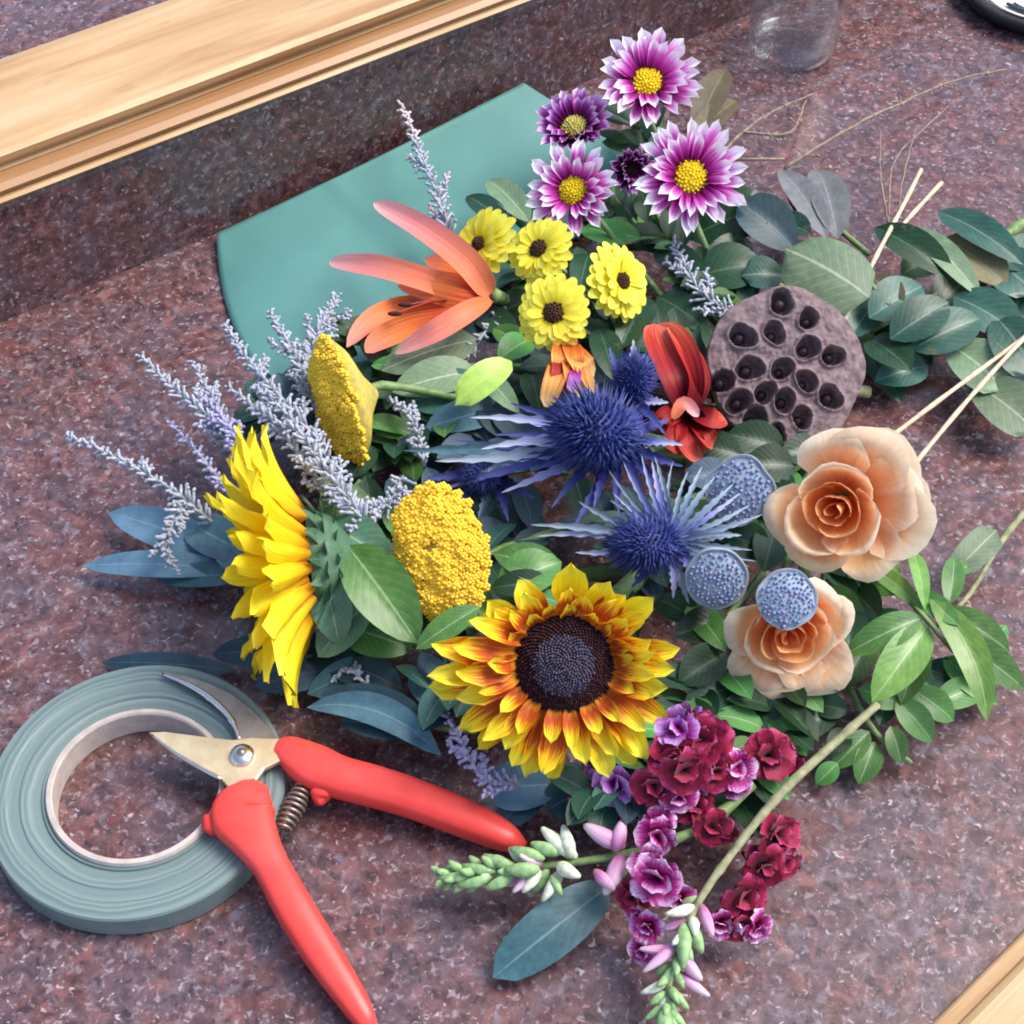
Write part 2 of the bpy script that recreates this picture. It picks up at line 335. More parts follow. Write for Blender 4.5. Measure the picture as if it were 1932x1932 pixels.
def tube_geo(pts, rads, n=7, cap=True):
    vs = []; fs = []; uvs = []; N = len(pts)
    up = None
    for i, p in enumerate(pts):
        d = (pts[min(i+1, N-1)]-pts[max(i-1, 0)]).normalized()
        if up is None: up = d.orthogonal().normalized()
        up = (up-d*up.dot(d)).normalized(); sd_ = d.cross(up)
        for k in range(n):
            q = 2*PI*k/n; vs.append(p+(up*math.cos(q)+sd_*math.sin(q))*rads[i]); uvs.append((k/n, i/(N-1)))
    for i in range(N-1):
        for k in range(n):
            k2 = (k+1) % n; fs.append((i*n+k, i*n+k2, (i+1)*n+k2, (i+1)*n+k))
    if cap: fs.append(tuple(range(n))[::-1]); fs.append(tuple((N-1)*n+k for k in range(n)))
    return vs, fs, uvs
def tube(name, pts, rads, mat, parent, n=7, k=5):
    pts = smoothpts(pts, k); r = lerp_list(rads, len(pts)) if len(rads) > 1 else rads*len(pts); r = [q*(1+.16*noise.noise(p*160)+(.22 if i % 9 == 4 and q > .0012 else 0)) for i, (q, p) in enumerate(zip(r, pts))]
    vs, fs, uvs = tube_geo(pts, r, n); return link_world(name, mk(name, vs, fs, mat, uvs), parent)
def link_world(name, me, parent):
    """mesh given in world coordinates: move its origin to the parent's"""
    o0 = WM[parent.name].translation if parent is not None else Vector((0, 0, 0))
    me.transform(Matrix.Translation(-o0)); return link(name, me, parent, Matrix.Translation(o0))
def sheet(name, L, W, a, b, mat, rise=(0, 0, 0), side=0, cup=0, vfold=0, ruf=0, rf=3, twist=0, nu=4, nv=8, seed=0, base=.12, jag=0, blunt=0):
    """one petal or leaf along +x, face up +z"""
    tm = a/(a+b); mx = tm**a*(1-tm)**b; r_ = random.Random(seed); ph = r_.uniform(0, 6)
    vs = []; uvs = []; fs = []
    for j in range(nv+1):
        t = j/nv; te = min(max(t, .0001), .9999)
        wd = (te**a*(1-te)**b)/mx; wd = max(wd, base*(1-t)**1.0) if t < tm else max(wd, blunt*(1 if t < 1 else 0))
        if jag and 0 < j < nv: wd *= (1+jag) if j % 2 else (1-jag)
        wd *= W/2
        z0 = L*(rise[0]*t+rise[1]*t*t+rise[2]*t**3); y0 = L*side*4*t*(1-t)
        for i in range(nu+1):
            s = -1+2*i/nu
            x = L*t-(L*.04*s*s*t if b < .5 else 0); y = y0+s*wd
            z = z0+cup*W*s*s*wd/(W/2)+vfold*wd*abs(s)+ruf*W*abs(s)**1.2*math.sin(rf*t*6+ph+s*2)*t
            z += twist*s*wd*t
            x += ruf*W*.4*math.sin(rf*s*2.3+ph)*t*t
            vs.append((x, y, z)); uvs.append(((s+1)/2, t))
    for j in range(nv):
        for i in range(nu):
            q = j*(nu+1)+i; fs.append((q, q+1, q+nu+2, q+nu+1))
    return mk(name, vs, fs, mat, uvs)
def lathe(prof, seg=48, wob=None):
    vs = []; fs = []; n = len(prof)
    for i in range(seg):
        q = 2*PI*i/seg
        for (r, z) in prof:
            k = wob(q) if wob else 1
            vs.append((r*k*math.cos(q), r*k*math.sin(q), z))
    for i in range(seg):
        i2 = (i+1) % seg
        for j in range(n-1): fs.append((i*n+j, i2*n+j, i2*n+j+1, i*n+j+1))
    return vs, fs
HUB = P(1545, 800, .012)
def stem_to_hub(parent, c, nrm, r=.0016, mat='stem', via=None, hub=None):
    h = (hub or HUB)+Vector((rnd.uniform(-.008, .008), rnd.uniform(-.012, .012), rnd.uniform(-.004, .008)))
    back = c-nrm*.018; mid = (back+h)/2; mid.z = min(back.z, .02)*.6+.004
    back.z = max(back.z, .004)
    pts = [c, back]+([via] if via else [mid])+[h]
    return tube('stem', pts, [r, r, r*1.1], M[mat], parent)

def leaf(parent, a, b, wpx, mat, name='leaf', arch=.08, side=0, cup=0, vfold=.25, a_=.62, b_=.72, roll=0.0, ruf=0, nv=10, blunt=0, twist=0):
    """leaf from 3-D point a (base) to b (tip), width in picture px at its middle"""
    d = b-a; L = d.length; m = (a+b)/2; W = wpx*mpp(m)
    Z = (BACK*.5+Vector((0, 0, 1))*.5); Z = Matrix.Rotation(roll, 3, d.normalized()) @ Z
    me = sheet(name, L, W, a_, b_, M[mat], rise=(arch*4, -arch*4, 0), side=side, cup=cup, vfold=vfold, ruf=ruf, nu=6, nv=nv, seed=rnd.randrange(9999), base=.06, blunt=blunt, twist=twist)
    return link(name, me, parent, basis(a, d, Z))

# ================================================================== THE SETTING
gs = 1.6
me = mk('table_top', [(-gs, -gs, 0), (gs, -gs, 0), (gs, gs, 0), (-gs, gs, 0), (-gs, -gs, -.03), (gs, -gs, -.03), (gs, gs, -.03), (-gs, gs, -.03)],
        [(0, 1, 2, 3), (4, 7, 6, 5), (0, 4, 5, 1), (1, 5, 6, 2), (2, 6, 7, 3), (3, 7, 4, 0)], M['granite'], smooth=False)
o = link('granite_ground', me); tagk(o, 'structure')

# raised granite backsplash: its foot runs along the far side, the timber rail lies on its ledge
def wall_height():
    f = P(0, 610, 0); lo, hi = 0.0, .2
    for _ in range(40):
        h = (lo+hi)/2; a = P(0, 388, h); X = (P(1010, 0, h)-a).normalized(); Y = Vector((-X.y, X.x, 0))
        if (f-a).dot(Y) < 0: lo = h
        else: hi = h
    return h, f, X, Y
H0, WF, WX, WY = wall_height()
def splash():
    Wm = basis(Vector((WF.x, WF.y, 0)), WX, Vector((0, 0, 1)))
    prof = [(0, -.01), (0, H0-.003), (.0008, H0-.001), (.003, H0), (.9, H0), (.9, -.02)]
    vs = []; fs = []; n = len(prof); xs = (-.8, 1.2)
    for x in xs:
        for (y, z) in prof: vs.append((x, y+.0005, z+.0002 if z < .5*H0 and z >= 0 else z))
    for j in range(n-1): fs.append((j, n+j, n+j+1, j+1))
    link('backsplash', mk('backsplash', vs, fs, M['granite'], smooth=False), None, Wm)
    o = bpy.data.objects['backsplash']; o['kind'] = 'structure'
splash()

def rail(name, label, base0, base1, prof_img, Z0, parts):
    """moulded timber rail: the near foot line runs base0->base1; prof_img = (picture coordinate where the ridge crosses the frame edge, height)"""
    A = P(*base0, Z0); B = P(*base1, Z0); X = (B-A).normalized(); Y = Vector((-X.y, X.x, 0))
    prof = []
    for (q, z) in prof_img:
        p = P(q[0], q[1], z*.8+Z0); z *= .8; prof.append(((p-A).dot(Y), z))
    t = thing(name, label, 'wooden rail', A)
    for (pn, i0, i1, mat) in parts:
        pr = prof[i0:i1+1]; Wm = basis(A, X, Vector((0, 0, 1)))
        lo = -.5; hi = .75; vs = []; fs = []
        full = [(pr[0][0], 0)]+pr+[(pr[-1][0], 0)] if pr[0][1] > 0 and pr[-1][1] > 0 else pr
        n = len(full)
        for x in (lo, hi):
            for (y, z) in full: vs.append((x, y, max(z, .0003)))
        for j in range(n):
            j2 = (j+1) % n; fs.append((j, j2, n+j2, n+j))
        fs.append(tuple(range(n))[::-1]); fs.append(tuple(range(n, 2*n)))
        me = mk(pn, vs, fs, M[mat], smooth=False)
        link(pn, me, t, Wm)
    return t
# near -> far
rail('wooden_rail', 'long pale pine rail with a grooved edge across the top left corner', (0, 388), (1010, 0),
     [((0, 388), 0), ((0, 384), .004), ((0, 376), .0055), ((0, 370), .0055),
      ((0, 369), .0056), ((0, 362), .010), ((0, 346), .0125), ((0, 334), .0115), ((0, 325), .0085),
      ((0, 322), .0083), ((0, 312), .0088), ((0, 306), .014), ((0, 296), .0185), ((0, 282), .0205), ((0, 262), .0212), ((0, 124), .0212), ((0, 116), .0195), ((0, 112), .0185)],
     H0+.0004, [('lip', 0, 3, 'wood'), ('bead', 4, 8, 'wood_dark'), ('board', 9, 17, 'wood')])
rail('wooden_rail', 'pale pine rail edge cut off by the bottom right corner of the photo', (1756, 1932), (1932, 1755),
     [((2080, 1932), .004), ((2070, 1932), .010), ((2030, 1932), .0125), ((1916, 1932), .0125), ((1830, 1932), .0115), ((1812, 1932), .0095), ((1806, 1932), .0065), ((1766, 1932), .0055), ((1759, 1932), .0045), ((1756, 1932), .0)][::-1],
     0, [('lip', 0, 3, 'wood'), ('board', 3, 9, 'wood')])

# ------------------------------------------------------------------ teal paper
def teal_paper():
    A, B, Cc, D = (408, 440), (988, 156), (1260, 330), (560, 800)
    t = link_base = None
    nu, nv = 70, 40; vs = []; fs = []; uvs = []
    for j in range(nv+1):
        v = j/nv
        for i in range(nu+1):
            u = i/nu
            x = (A[0]*(1-u)+B[0]*u)*(1-v)+(D[0]*(1-u)+Cc[0]*u)*v
            y = (A[1]*(1-u)+B[1]*u)*(1-v)+(D[1]*(1-u)+Cc[1]*u)*v
            x -= 42*math.sin(PI*min(v*1.0, 1))*(1-u)**3; y += 0
            if v < .02: y += 5*math.sin(PI*u)*1+ (7 if .14 < u < .24 else 0)*0
            top = .0055+.0175*u
            z = top*(1-v)**2+.005*(1-(1-v)**2)+.0022*math.sin(PI*u)*v-.004*math.exp(-u*16)*min(1, v*4)+.0008*math.sin(u*7+v*4)
            z += .0007*noise.noise(Vector((u*5, v*4, 1.3)))+.0009*max(0, 1-abs(u-.37-.12*v)*26)*(1-v)
            z = max(z, .0018)
            vs.append(P(x, y, z)); uvs.append((u, v))
    for j in range(nv):
        for i in range(nu):
            q = j*(nu+1)+i; fs.append((q, q+nu+1, q+nu+2, q+1))
    # thickness: second layer beneath (folded sheet)
    n = len(vs); vs2 = [v-Vector((0, 0, .0009)) for v in vs]
    fs2 = [tuple(n+i for i in f[::-1]) for f in fs]
    rim = [i for i in range(nu+1)]+[(j+1)*(nu+1)-1 for j in range(1, nv+1)]+[nv*(nu+1)+i for i in range(nu-1, -1, -1)]+[j*(nu+1) for j in range(nv-1, 0, -1)]
    fs3 = [(rim[k], rim[(k+1) % len(rim)], n+rim[(k+1) % len(rim)], n+rim[k]) for k in range(len(rim))]
    me = mk('teal_paper', vs+vs2, fs+fs2+fs3, M['paper'], uvs+uvs)
    c = P(700, 420, 0); me.transform(Matrix.Translation(-c))
    o = link('teal_paper', me, None, Matrix.Translation(c))
    o['label'] = 'sheet of plain teal green paper lying under the top left of the bouquet'; o['category'] = 'paper'
teal_paper()

# ------------------------------------------------------------------ floral tape roll
def tape_roll():
    c = P(268, 1512, 0); q_ = .0570/.0645; R = .0645; H = .0125
    t = thing('tape_roll', 'flat roll of grey green floral tape lying at the left under the pruner blades', 'tape', c)
    prof = [(.0395, .0005), (.0395, H*.90), (.0408, H*.93), (.0412, H*.84), (.0433, H*.86), (.0462, H*.90), (.0468, H*.96), (.0500, H*.98), (.0506, H*.95), (.0555, H*.96), (.0565, H*1.00), (.0610, H*.99), (.0638, H*.97), (R, H*.90), (R, .0008), (.0395, .0005)]
    vs, fs = lathe(prof, 96, lambda q: q_*(1+.004*math.sin(2*q+1)+.002*math.sin(5*q)))
    link('tape_winding', mk('tape_winding', vs, fs, M['tape'], smooth=False), t, Matrix.Translation(c))
    prof = [(.0365, .0004), (.0362, H*1.03), (.0369, H*1.10), (.0388, H*1.08), (.0394, H*.98), (.0394, .0004), (.0365, .0004)]
    vs, fs = lathe(prof, 96, lambda q: q_)
    link('card_core', mk('card_core', vs, fs, M['card'], smooth=False), t, Matrix.Translation(c))
tape_roll()

# ------------------------------------------------------------------ pruners
def sweep(name, path, mat, parent):
    """path: (px,py,z, width px, height m); rounded cross-section"""
    pts = [P(p[0], p[1], p[2]) for p in path]; k = 6
    sp = smoothpts(pts, k); ws = smoothpts([Vector((p[3], p[4], 0)) for p in path], k)
    vs = []; fs = []; n = 16
    for i, p in enumerate(sp):
        d = (sp[min(i+1, len(sp)-1)]-sp[max(i-1, 0)]).normalized(); s = d.cross(Vector((0, 0, 1))).normalized(); u = s.cross(d)
        wd = ws[i].x*.92*mpp(p)/2; hh = ws[i].y/2
        for q in range(n):
            a = 2*PI*q/n; ca, sa = math.cos(a), math.sin(a)
            vs.append(p+s*wd*math.copysign(abs(ca)**.7, ca)+u*hh*math.copysign(abs(sa)**.7, sa))
    for i in range(len(sp)-1):
        for q in range(n):
            q2 = (q+1) % n; fs.append((i*n+q, i*n+q2, (i+1)*n+q2, (i+1)*n+q))
    fs.append(tuple(range(n))[::-1]); fs.append(tuple((len(sp)-1)*n+q for q in range(n)))
    return link_world(name, mk(name, vs, fs, mat), parent)
def plate(name, poly, z, th, mat, parent, zf=None, bevel=.0005):
    pts = [P(x, y, z if zf is None else zf(x, y)) for (x, y) in poly]; c = sum(pts, Vector())/len(pts); n = len(pts)
    top = [p+Vector((0, 0, th/2))+(c-p).normalized()*bevel for p in pts]; mid = [p+Vector((0, 0, th/2-bevel*.6)) for p in pts]; bot = [p-Vector((0, 0, th/2)) for p in pts]
    vs = top+mid+bot; fs = [tuple(range(n)), tuple(range(2*n, 3*n))[::-1]]
    for i in range(n):
        j = (i+1) % n; fs += [(i, n+i, n+j, j), (n+i, 2*n+i, 2*n+j, n+j)]
    return link_world(name, mk(name, vs, fs, mat, smooth=False), parent)
def pruners():
    t = thing('pruners', 'open garden pruners with bright red handles lying across the tape roll', 'pruners', P(457, 1425, .012))
    zb = .0165
    plate('cutting_blade', [(282, 1384), (318, 1415), (356, 1440), (392, 1458), (418, 1472), (436, 1492), (462, 1500), (480, 1478), (499, 1452), (540, 1432), (556, 1412), (548, 1396), (512, 1396), (478, 1394), (440, 1398), (400, 1394), (350, 1388), (310, 1383)], zb+.001, .0022, M['steel'], t)
    o = plate('hook_blade', [(305, 1270), (345, 1276), (395, 1291), (440, 1312), (480, 1343), (510, 1376), (530, 1405), (500, 1425), (455, 1432), (448, 1402), (443, 1376), (430, 1352), (408, 1329), (375, 1304), (340, 1286)], zb-.0022, .0022, M['steel_d'], t)
    e = [(307, 1272), (340, 1285), (375, 1303), (408, 1327), (431, 1350), (445, 1374), (452, 1396)]
    tube('ground_edge', [P(x, y, zb-.0008) for x, y in e], [.0005, .0011, .0014, .0013, .0008], M['edge'], o)
    tube('ground_edge', [P(x, y, zb+.0022) for x, y in [(286, 1386), (330, 1420), (380, 1450), (418, 1470)]], [.0004, .0008, .0008], M['edge'], t)
    c = P(457, 1426, zb+.0022)
    vs, fs = lathe([(0.0001, .0026), (.0025, .0025), (.0045, .0016), (.0052, 0), (.0052, -.004)], 24)
    rv = link('rivet', mk('rivet', vs, fs, M['edge']), t, Matrix.Translation(c))
    vs, fs = lathe([(.0001, .0016), (.0014, .0013), (.002, 0)], 12)
    link('pin', mk('pin', vs, fs, M['steel_d']), rv, Matrix.Translation(c+Vector((0, 0, .0022))))
    sweep('lower_handle', [(492, 1482, .017, 45, .006), (478, 1500, .017, 92, .010), (458, 1536, .0175, 134, .0125), (478, 1578, .0175, 104, .0130), (510, 1632, .0165, 76, .0130), (556, 1716, .0145, 80, .0135), (610, 1803, .0115, 76, .0130), (660, 1878, .009, 62, .0115), (690, 1925, .007, 46, .0095), (706, 1948, .006, 16, .004)], M['redgrip'], t)
    sweep('upper_handle', [(522, 1412, .016, 40, .006), (545, 1419, .016, 66, .010), (590, 1445, .016, 92, .0125), (640, 1466, .0155, 86, .0130), (700, 1482, .0145, 84, .0130), (781, 1507, .013, 80, .0130), (886, 1548, .011, 74, .0125), (955, 1580, .009, 56, .0105), (990, 1598, .008, 20, .004)], M['redgrip'], t)
    # finger stops
    sweep('finger_stop', [(600, 1470, .014, 10, .004), (606, 1492, .013, 44, .009), (604, 1508, .012, 34, .007), (604, 1518, .012, 6, .002)], M['redgrip'], t)
    sweep('finger_stop', [(420, 1540, .016, 20, .006), (400, 1556, .015, 46, .009), (388, 1562, .014, 26, .006), (382, 1566, .014, 4, .002)], M['redgrip'], t)
    mb = MB(); a, b = P(575, 1480, .012), P(532, 1566, .011); pts = []
    X = (b-a).normalized(); Y = X.orthogonal().normalized(); Z = X.cross(Y)
    for i in range(121):
        s = i/120; r = .0042*(1-.35*abs(2*s-1)); q = 2*PI*9*s; pts.append(a.lerp(b, s)+(Y*math.cos(q)+Z*math.sin(q))*r)
    mb.tube(pts, [.00075]*len(pts), 6)
    link_world('spring', mb.mesh('spring', M['steel_d']), t)
pruners()

# ------------------------------------------------------------------ glass jar and enamel dish at the top edge
def jar():
    c = P(1492, 92, .0006); t = thing('glass_jar', 'clear empty glass jar standing on the granite, cut off by the top edge', 'jar', c)
    r = .0260; h = .060; th = .0014
    prof = [(.0001, .0030), (.012, .0018), (.018, 0), (r*.86, 0), (r*.96, .002), (r, .007), (r, h*.75), (r*.86, h*.86), (r*.86, h), (r*.86-th, h), (r*.86-th, h*.86), (r-th, h*.74), (r-th, .009), (r*.8, .006), (.0001, .0075)]
    vs, fs = lathe(prof, 64); me = mk('glass_body', vs, fs, M['glass'])
    bm = bmesh.new(); bm.from_mesh(me); bmesh.ops.remove_doubles(bm, verts=bm.verts, dist=.00005); bmesh.ops.recalc_face_normals(bm, faces=bm.faces); bm.to_mesh(me); bm.free()
    link('glass_body', me, t, Matrix.Translation(c))
jar()
def dish():
    c = P(1958, -8, .0008); t = thing('enamel_dish', 'white enamel dish with a wide black rim, cut off by the top right corner', 'dish', c)
    R = .0500
    vs, fs = lathe([(R*.70, .0), (R*.92, .001), (R, .007), (R*1.0, .0095), (R*.96, .011), (R*.90, .0105), (R*.80, .0075), (R*.70, .006), (R*.70, .0)], 64)
    link('rim', mk('rim', vs, fs, M['black']), t, Matrix.Translation(c))
    vs, fs = lathe([(.0001, .0035), (R*.55, .0035), (R*.72, .0052), (R*.79, .0078)], 64)
    link('inside', mk('inside', vs, fs, M['white']), t, Matrix.Translation(c))
    def arc(r, a0, a1, wd, dx=0, dy=0):
        pts = [c+Vector((dx+r*math.cos(a), dy+r*math.sin(a), .0041+(.0012 if r > R*.5 else 0))) for a in [math.radians(a0+(a1-a0)*k/8) for k in range(9)]]
        mb = MB(); mb.tube(pts, [wd*.6]+[wd]*7+[wd*.6], 6); link_world('painted_mark', mb.mesh('painted_mark', M['greymark']), t)
    arc(R*.56, 215, 262, .0014); arc(R*.30, 200, 330, .0013, -.004, -.009); arc(R*.62, 270, 300, .0012); arc(R*.2, 40, 220, .0012, .004, -.018)
dish()

# ================================================================== FLOWER BUILDERS
def ring(t, c, nrm, n, r0, Lf, W, elev, variants, name='petal', off=0.0, jit=.12, skip=None, ejit=.12, lift=0.0, parent=None, roll=.15):
    X = (RT-nrm*RT.dot(nrm)).normalized(); Y = nrm.cross(X)
    for i in range(n):
        a = 2*PI*i/n+off+rnd.uniform(-jit, jit)
        if skip and skip(math.degrees(a) % 360): continue
        d = X*math.cos(a)+Y*math.sin(a)
        e = (elev(math.degrees(a) % 360) if callable(elev) else elev)+rnd.uniform(-ejit, ejit)
        Lk = (Lf(math.degrees(a) % 360) if callable(Lf) else Lf)*rnd.uniform(.9, 1.08)
        x = d*math.cos(e)+nrm*math.sin(e); z = nrm*math.cos(e)-d*math.sin(e)
        z = Matrix.Rotation(rnd.uniform(-roll, roll), 3, x) @ z
        m = basis(c+d*r0+nrm*lift, x, z) @ Matrix.Diagonal((Lk, Lk*.35+W*.65 if False else W*rnd.uniform(.88, 1.12), Lk, 1))
        link(name, variants[rnd.randrange(len(variants))], parent or t, m)
def variants(name, k, L, W, a, b, mat, **kw):
    out = []
    for i in range(k):
        q = dict(kw); rise = q.pop('rise', (0, 0, 0)); rise = tuple(v*rnd.uniform(.75, 1.25) for v in rise)
        q.setdefault('side', 0); q['side'] = q['side']+rnd.uniform(-.035, .035)
        out.append(sheet(name, L, W, a, b, M[mat], rise=rise, seed=i*13+5, **q))
    return out
def dome(t, c, nrm, R, h, mats, n=160, br=.0009, name='disc', fn=None, bl=None):
    """domed flower centre of packed florets; fn(rr)->material index"""
    X = (RT-nrm*RT.dot(nrm)).normalized(); Y = nrm.cross(X); mb = MB()
    m = basis(c, X, nrm)
    rings = 8; seg = 28; vs = [m @ Vector((0, 0, h))]; fs = []
    for j in range(1, rings+1):
        q = j/rings
        for i in range(seg):
            a = 2*PI*i/seg; vs.append(m @ Vector((R*q*math.cos(a), R*q*math.sin(a), h*(1-q*q)*.96)))
    for i in range(seg):
        i2 = (i+1) % seg; fs.append((0, 1+i, 1+i2))
        for j in range(rings-1): fs.append((1+j*seg+i, 1+(j+1)*seg+i, 1+(j+1)*seg+i2, 1+j*seg+i2))
    mb.add(vs, fs, 0)
    for i in range(n):
        rr = math.sqrt((i+.5)/n); a = i*2.39996; z = h*(1-rr*rr)
        p = m @ Vector((R*rr*math.cos(a), R*rr*math.sin(a), z))
        d = (nrm*(1.0)+(X*math.cos(a)+Y*math.sin(a))*rr*.8+Vector((rnd.uniform(-.3, .3),)*3)*.4).normalized()
        b_ = br*rnd.uniform(.75, 1.2); mb.ell(p, d, X+Y*.01, (bl or 1.6)*b_, b_, 5, 3, fn(rr) if fn else 0)
    o = link_world(name, mb.mesh(name, [M[k] for k in mats]), t); o['kind'] = 'stuff'; return o
def calyx(t, c, nrm, R, mat='greenbud', depth=.008):
    vs, fs = lathe([(R, .0005), (R*.92, -depth*.35), (R*.45, -depth*.85), (.0014, -depth)], 20)
    link('calyx', mk('calyx', vs, fs, M[mat]), t, basis(c, nrm.orthogonal(), nrm))

# ---- purple and white daisy mums
MUMV = variants('petal', 5, 1, 1, .55, .24, 'mum', rise=(.06, .12, -.05), cup=.14, nu=4, nv=8, ruf=.03, base=.45)
MUMD = variants('petal', 4, 1, 1, .55, .28, 'mum_dim', rise=(.06, .12, .0), cup=.16, nu=4, nv=8, ruf=.03, base=.45)
def mum(x, y, z, Rpx, nrm, label, disc='disc_y', V=MUMV, dpx=31, n=22, elev=.25, Lf=1.0):
    c = P(x, y, z); k = mpp(c); t = thing('daisy_mum', label, 'flower', c, 'purple and white daisy mums at the top of the bouquet')
    R = Rpx*k; L = R*Lf-dpx*k*.6
    V1 = V
    wd = 2*PI*R/n*.80
    ring(t, c, nrm, n, dpx*k*.7, L*1.0, wd, elev, V1, off=.1, lift=0)
    ring(t, c, nrm, n-4, dpx*k*.6, L*.80, wd*.86, elev+.24, V1, off=.3, lift=.0012)
    dome(t, c+nrm*.0022, nrm, dpx*k, .0034, [disc], 90, .0009)
    calyx(t, c, nrm, .008); stem_to_hub(t, c, nrm)
mum(1220, 160, .062, 103, normal(.05, .25), 'topmost purple daisy mum with white petal tips and a yellow eye')
mum(1300, 336, .066, 112, normal(.1, .05), 'largest purple and white daisy mum, right of the others, bright yellow eye', dpx=34, n=24)
mum(1083, 362, .064, 92, normal(-.25, .0), 'magenta daisy mum with white tips just above the small yellow daisies', dpx=28)
mum(1085, 246, .050, 80, normal(-.2, .5), 'half shaded maroon daisy mum with a greenish eye behind the others', 'disc_g', MUMD, dpx=27, elev=.35)
mum(1190, 318, .046, 66, normal(.1, -.3), 'dark maroon daisy mum sunk in the gap between its neighbours', 'disc_m', MUMD, dpx=20, elev=.8)

# ---- small yellow daisies
YV = variants('petal', 4, 1, 1, .6, .10, 'yel', rise=(.10, -.05, -.10), cup=.04, nu=4, nv=7, base=.4)
def yellow(x, y, z, rx, nrm, label, dp=15, n=19):
    c = P(x, y, z); k = mpp(c); t = thing('yellow_daisy', label, 'flower', c, 'small yellow daisies with brown eyes')
    R = rx*k; wd = 2*PI*R/n*1.05
    ring(t, c, nrm, n, .001, R*.99, wd, .02, YV, off=0, jit=.06, ejit=.06); ring(t, c, nrm, n, .001, R*.88, wd, .16, YV, off=.2, lift=.001, jit=.06, ejit=.06)
    ring(t, c, nrm, n-3, .001, R*.68, wd*.8, .34, YV, off=.35, lift=.002)
    dome(t, c+nrm*.0035, nrm, dp*k, .0022, ['disc_b'], 40, .0007)
    calyx(t, c, nrm, .006); stem_to_hub(t, c, nrm, .0012)
yellow(912, 465, .056, 76, normal(-.9, .35), 'yellow daisy next to the salmon lily, leftmost of four', 13)
yellow(1022, 475, .060, 66, normal(-.55, .3), 'yellow daisy just under the magenta mum, second from left', 17)
yellow(1045, 590, .064, 68, normal(-.1, -.1), 'widest yellow daisy, lowest of four, above the small orange flower', 20)
yellow(1165, 533, .058, 73, normal(.85, .15), 'yellow daisy standing apart to the right of its three fellows', 15)

# ---- sunflower facing up
def sunflower_face():
    c = P(1064, 1246, .072); k = mpp(c); nrm = normal(-.02, -.12)
    t = thing('sunflower', 'open sunflower facing up with orange red petals tipped yellow and a dark eye', 'sunflower', c)
    V = variants('petal', 7, 1, 1, .5, .5, 'sun_r', rise=(.16, -.16, -.04), cup=.10, nu=4, nv=9, ruf=.06, base=.5, twist=.1)
    V2 = variants('petal', 4, 1, 1, .7, .45, 'sun_y', rise=(.30, -.12, .0), cup=.14, nu=4, nv=8, ruf=.05, base=.4)
    def Lf(a):
        if 200 < a < 330: return 152*k
        if 150 < a <= 200: return 172*k
        if a >= 330 or a < 20: return 128*k
        return 98*k
    el = lambda a: (.05 if 190 < a < 350 else .45)
    ring(t, c-nrm*.001, nrm, 24, 86*k, Lf, 50*k, el, V, off=0, skip=lambda a: 55 < a < 118 or 122 < a < 138, roll=.35)
    ring(t, c, nrm, 22, 84*k, lambda a: Lf(a)*.82, 46*k, lambda a: el(a)+.22, V, off=.14, lift=.001, skip=lambda a: 100 < a < 112, roll=.35)
    ring(t, c, nrm, 17, 86*k, lambda a: Lf(a)*.52, 34*k, lambda a: el(a)+.55, V, off=.05, lift=.002, roll=.4)
    # the broad yellow petals standing at the top edge
    X = (RT-nrm*RT.dot(nrm)).normalized(); Y = nrm.cross(X)
    for (ax, r, L, W, e) in ((86, 100, 108, 68, .35), (62, 95, 96, 58, .35), (38, 110, 112, 50, .3), (140, 110, 92, 48, .35), (155, 130, 70, 26, .3)):
        a = math.radians(ax); d = X*math.cos(a)+Y*math.sin(a); x = d*math.cos(e)+nrm*math.sin(e); z = nrm*math.cos(e)-d*math.sin(e)
        link('petal', V2[rnd.randrange(4)], t, basis(c+d*r*k-nrm*.002, x, z) @ Matrix.Diagonal((L*k, W*k, L*k, 1)))
    dome(t, c+nrm*.001, nrm, 99*k, .010, ['disc_m', 'disc_p'], 1100, .00066, fn=lambda r: 1 if r < .54+.05*rnd.random() else 0, bl=2.8)
    calyx(t, c, nrm, 95*k, 'stem', .016); stem_to_hub(t, c, nrm, .004, via=P(1250, 1050, .02))
sunflower_face()

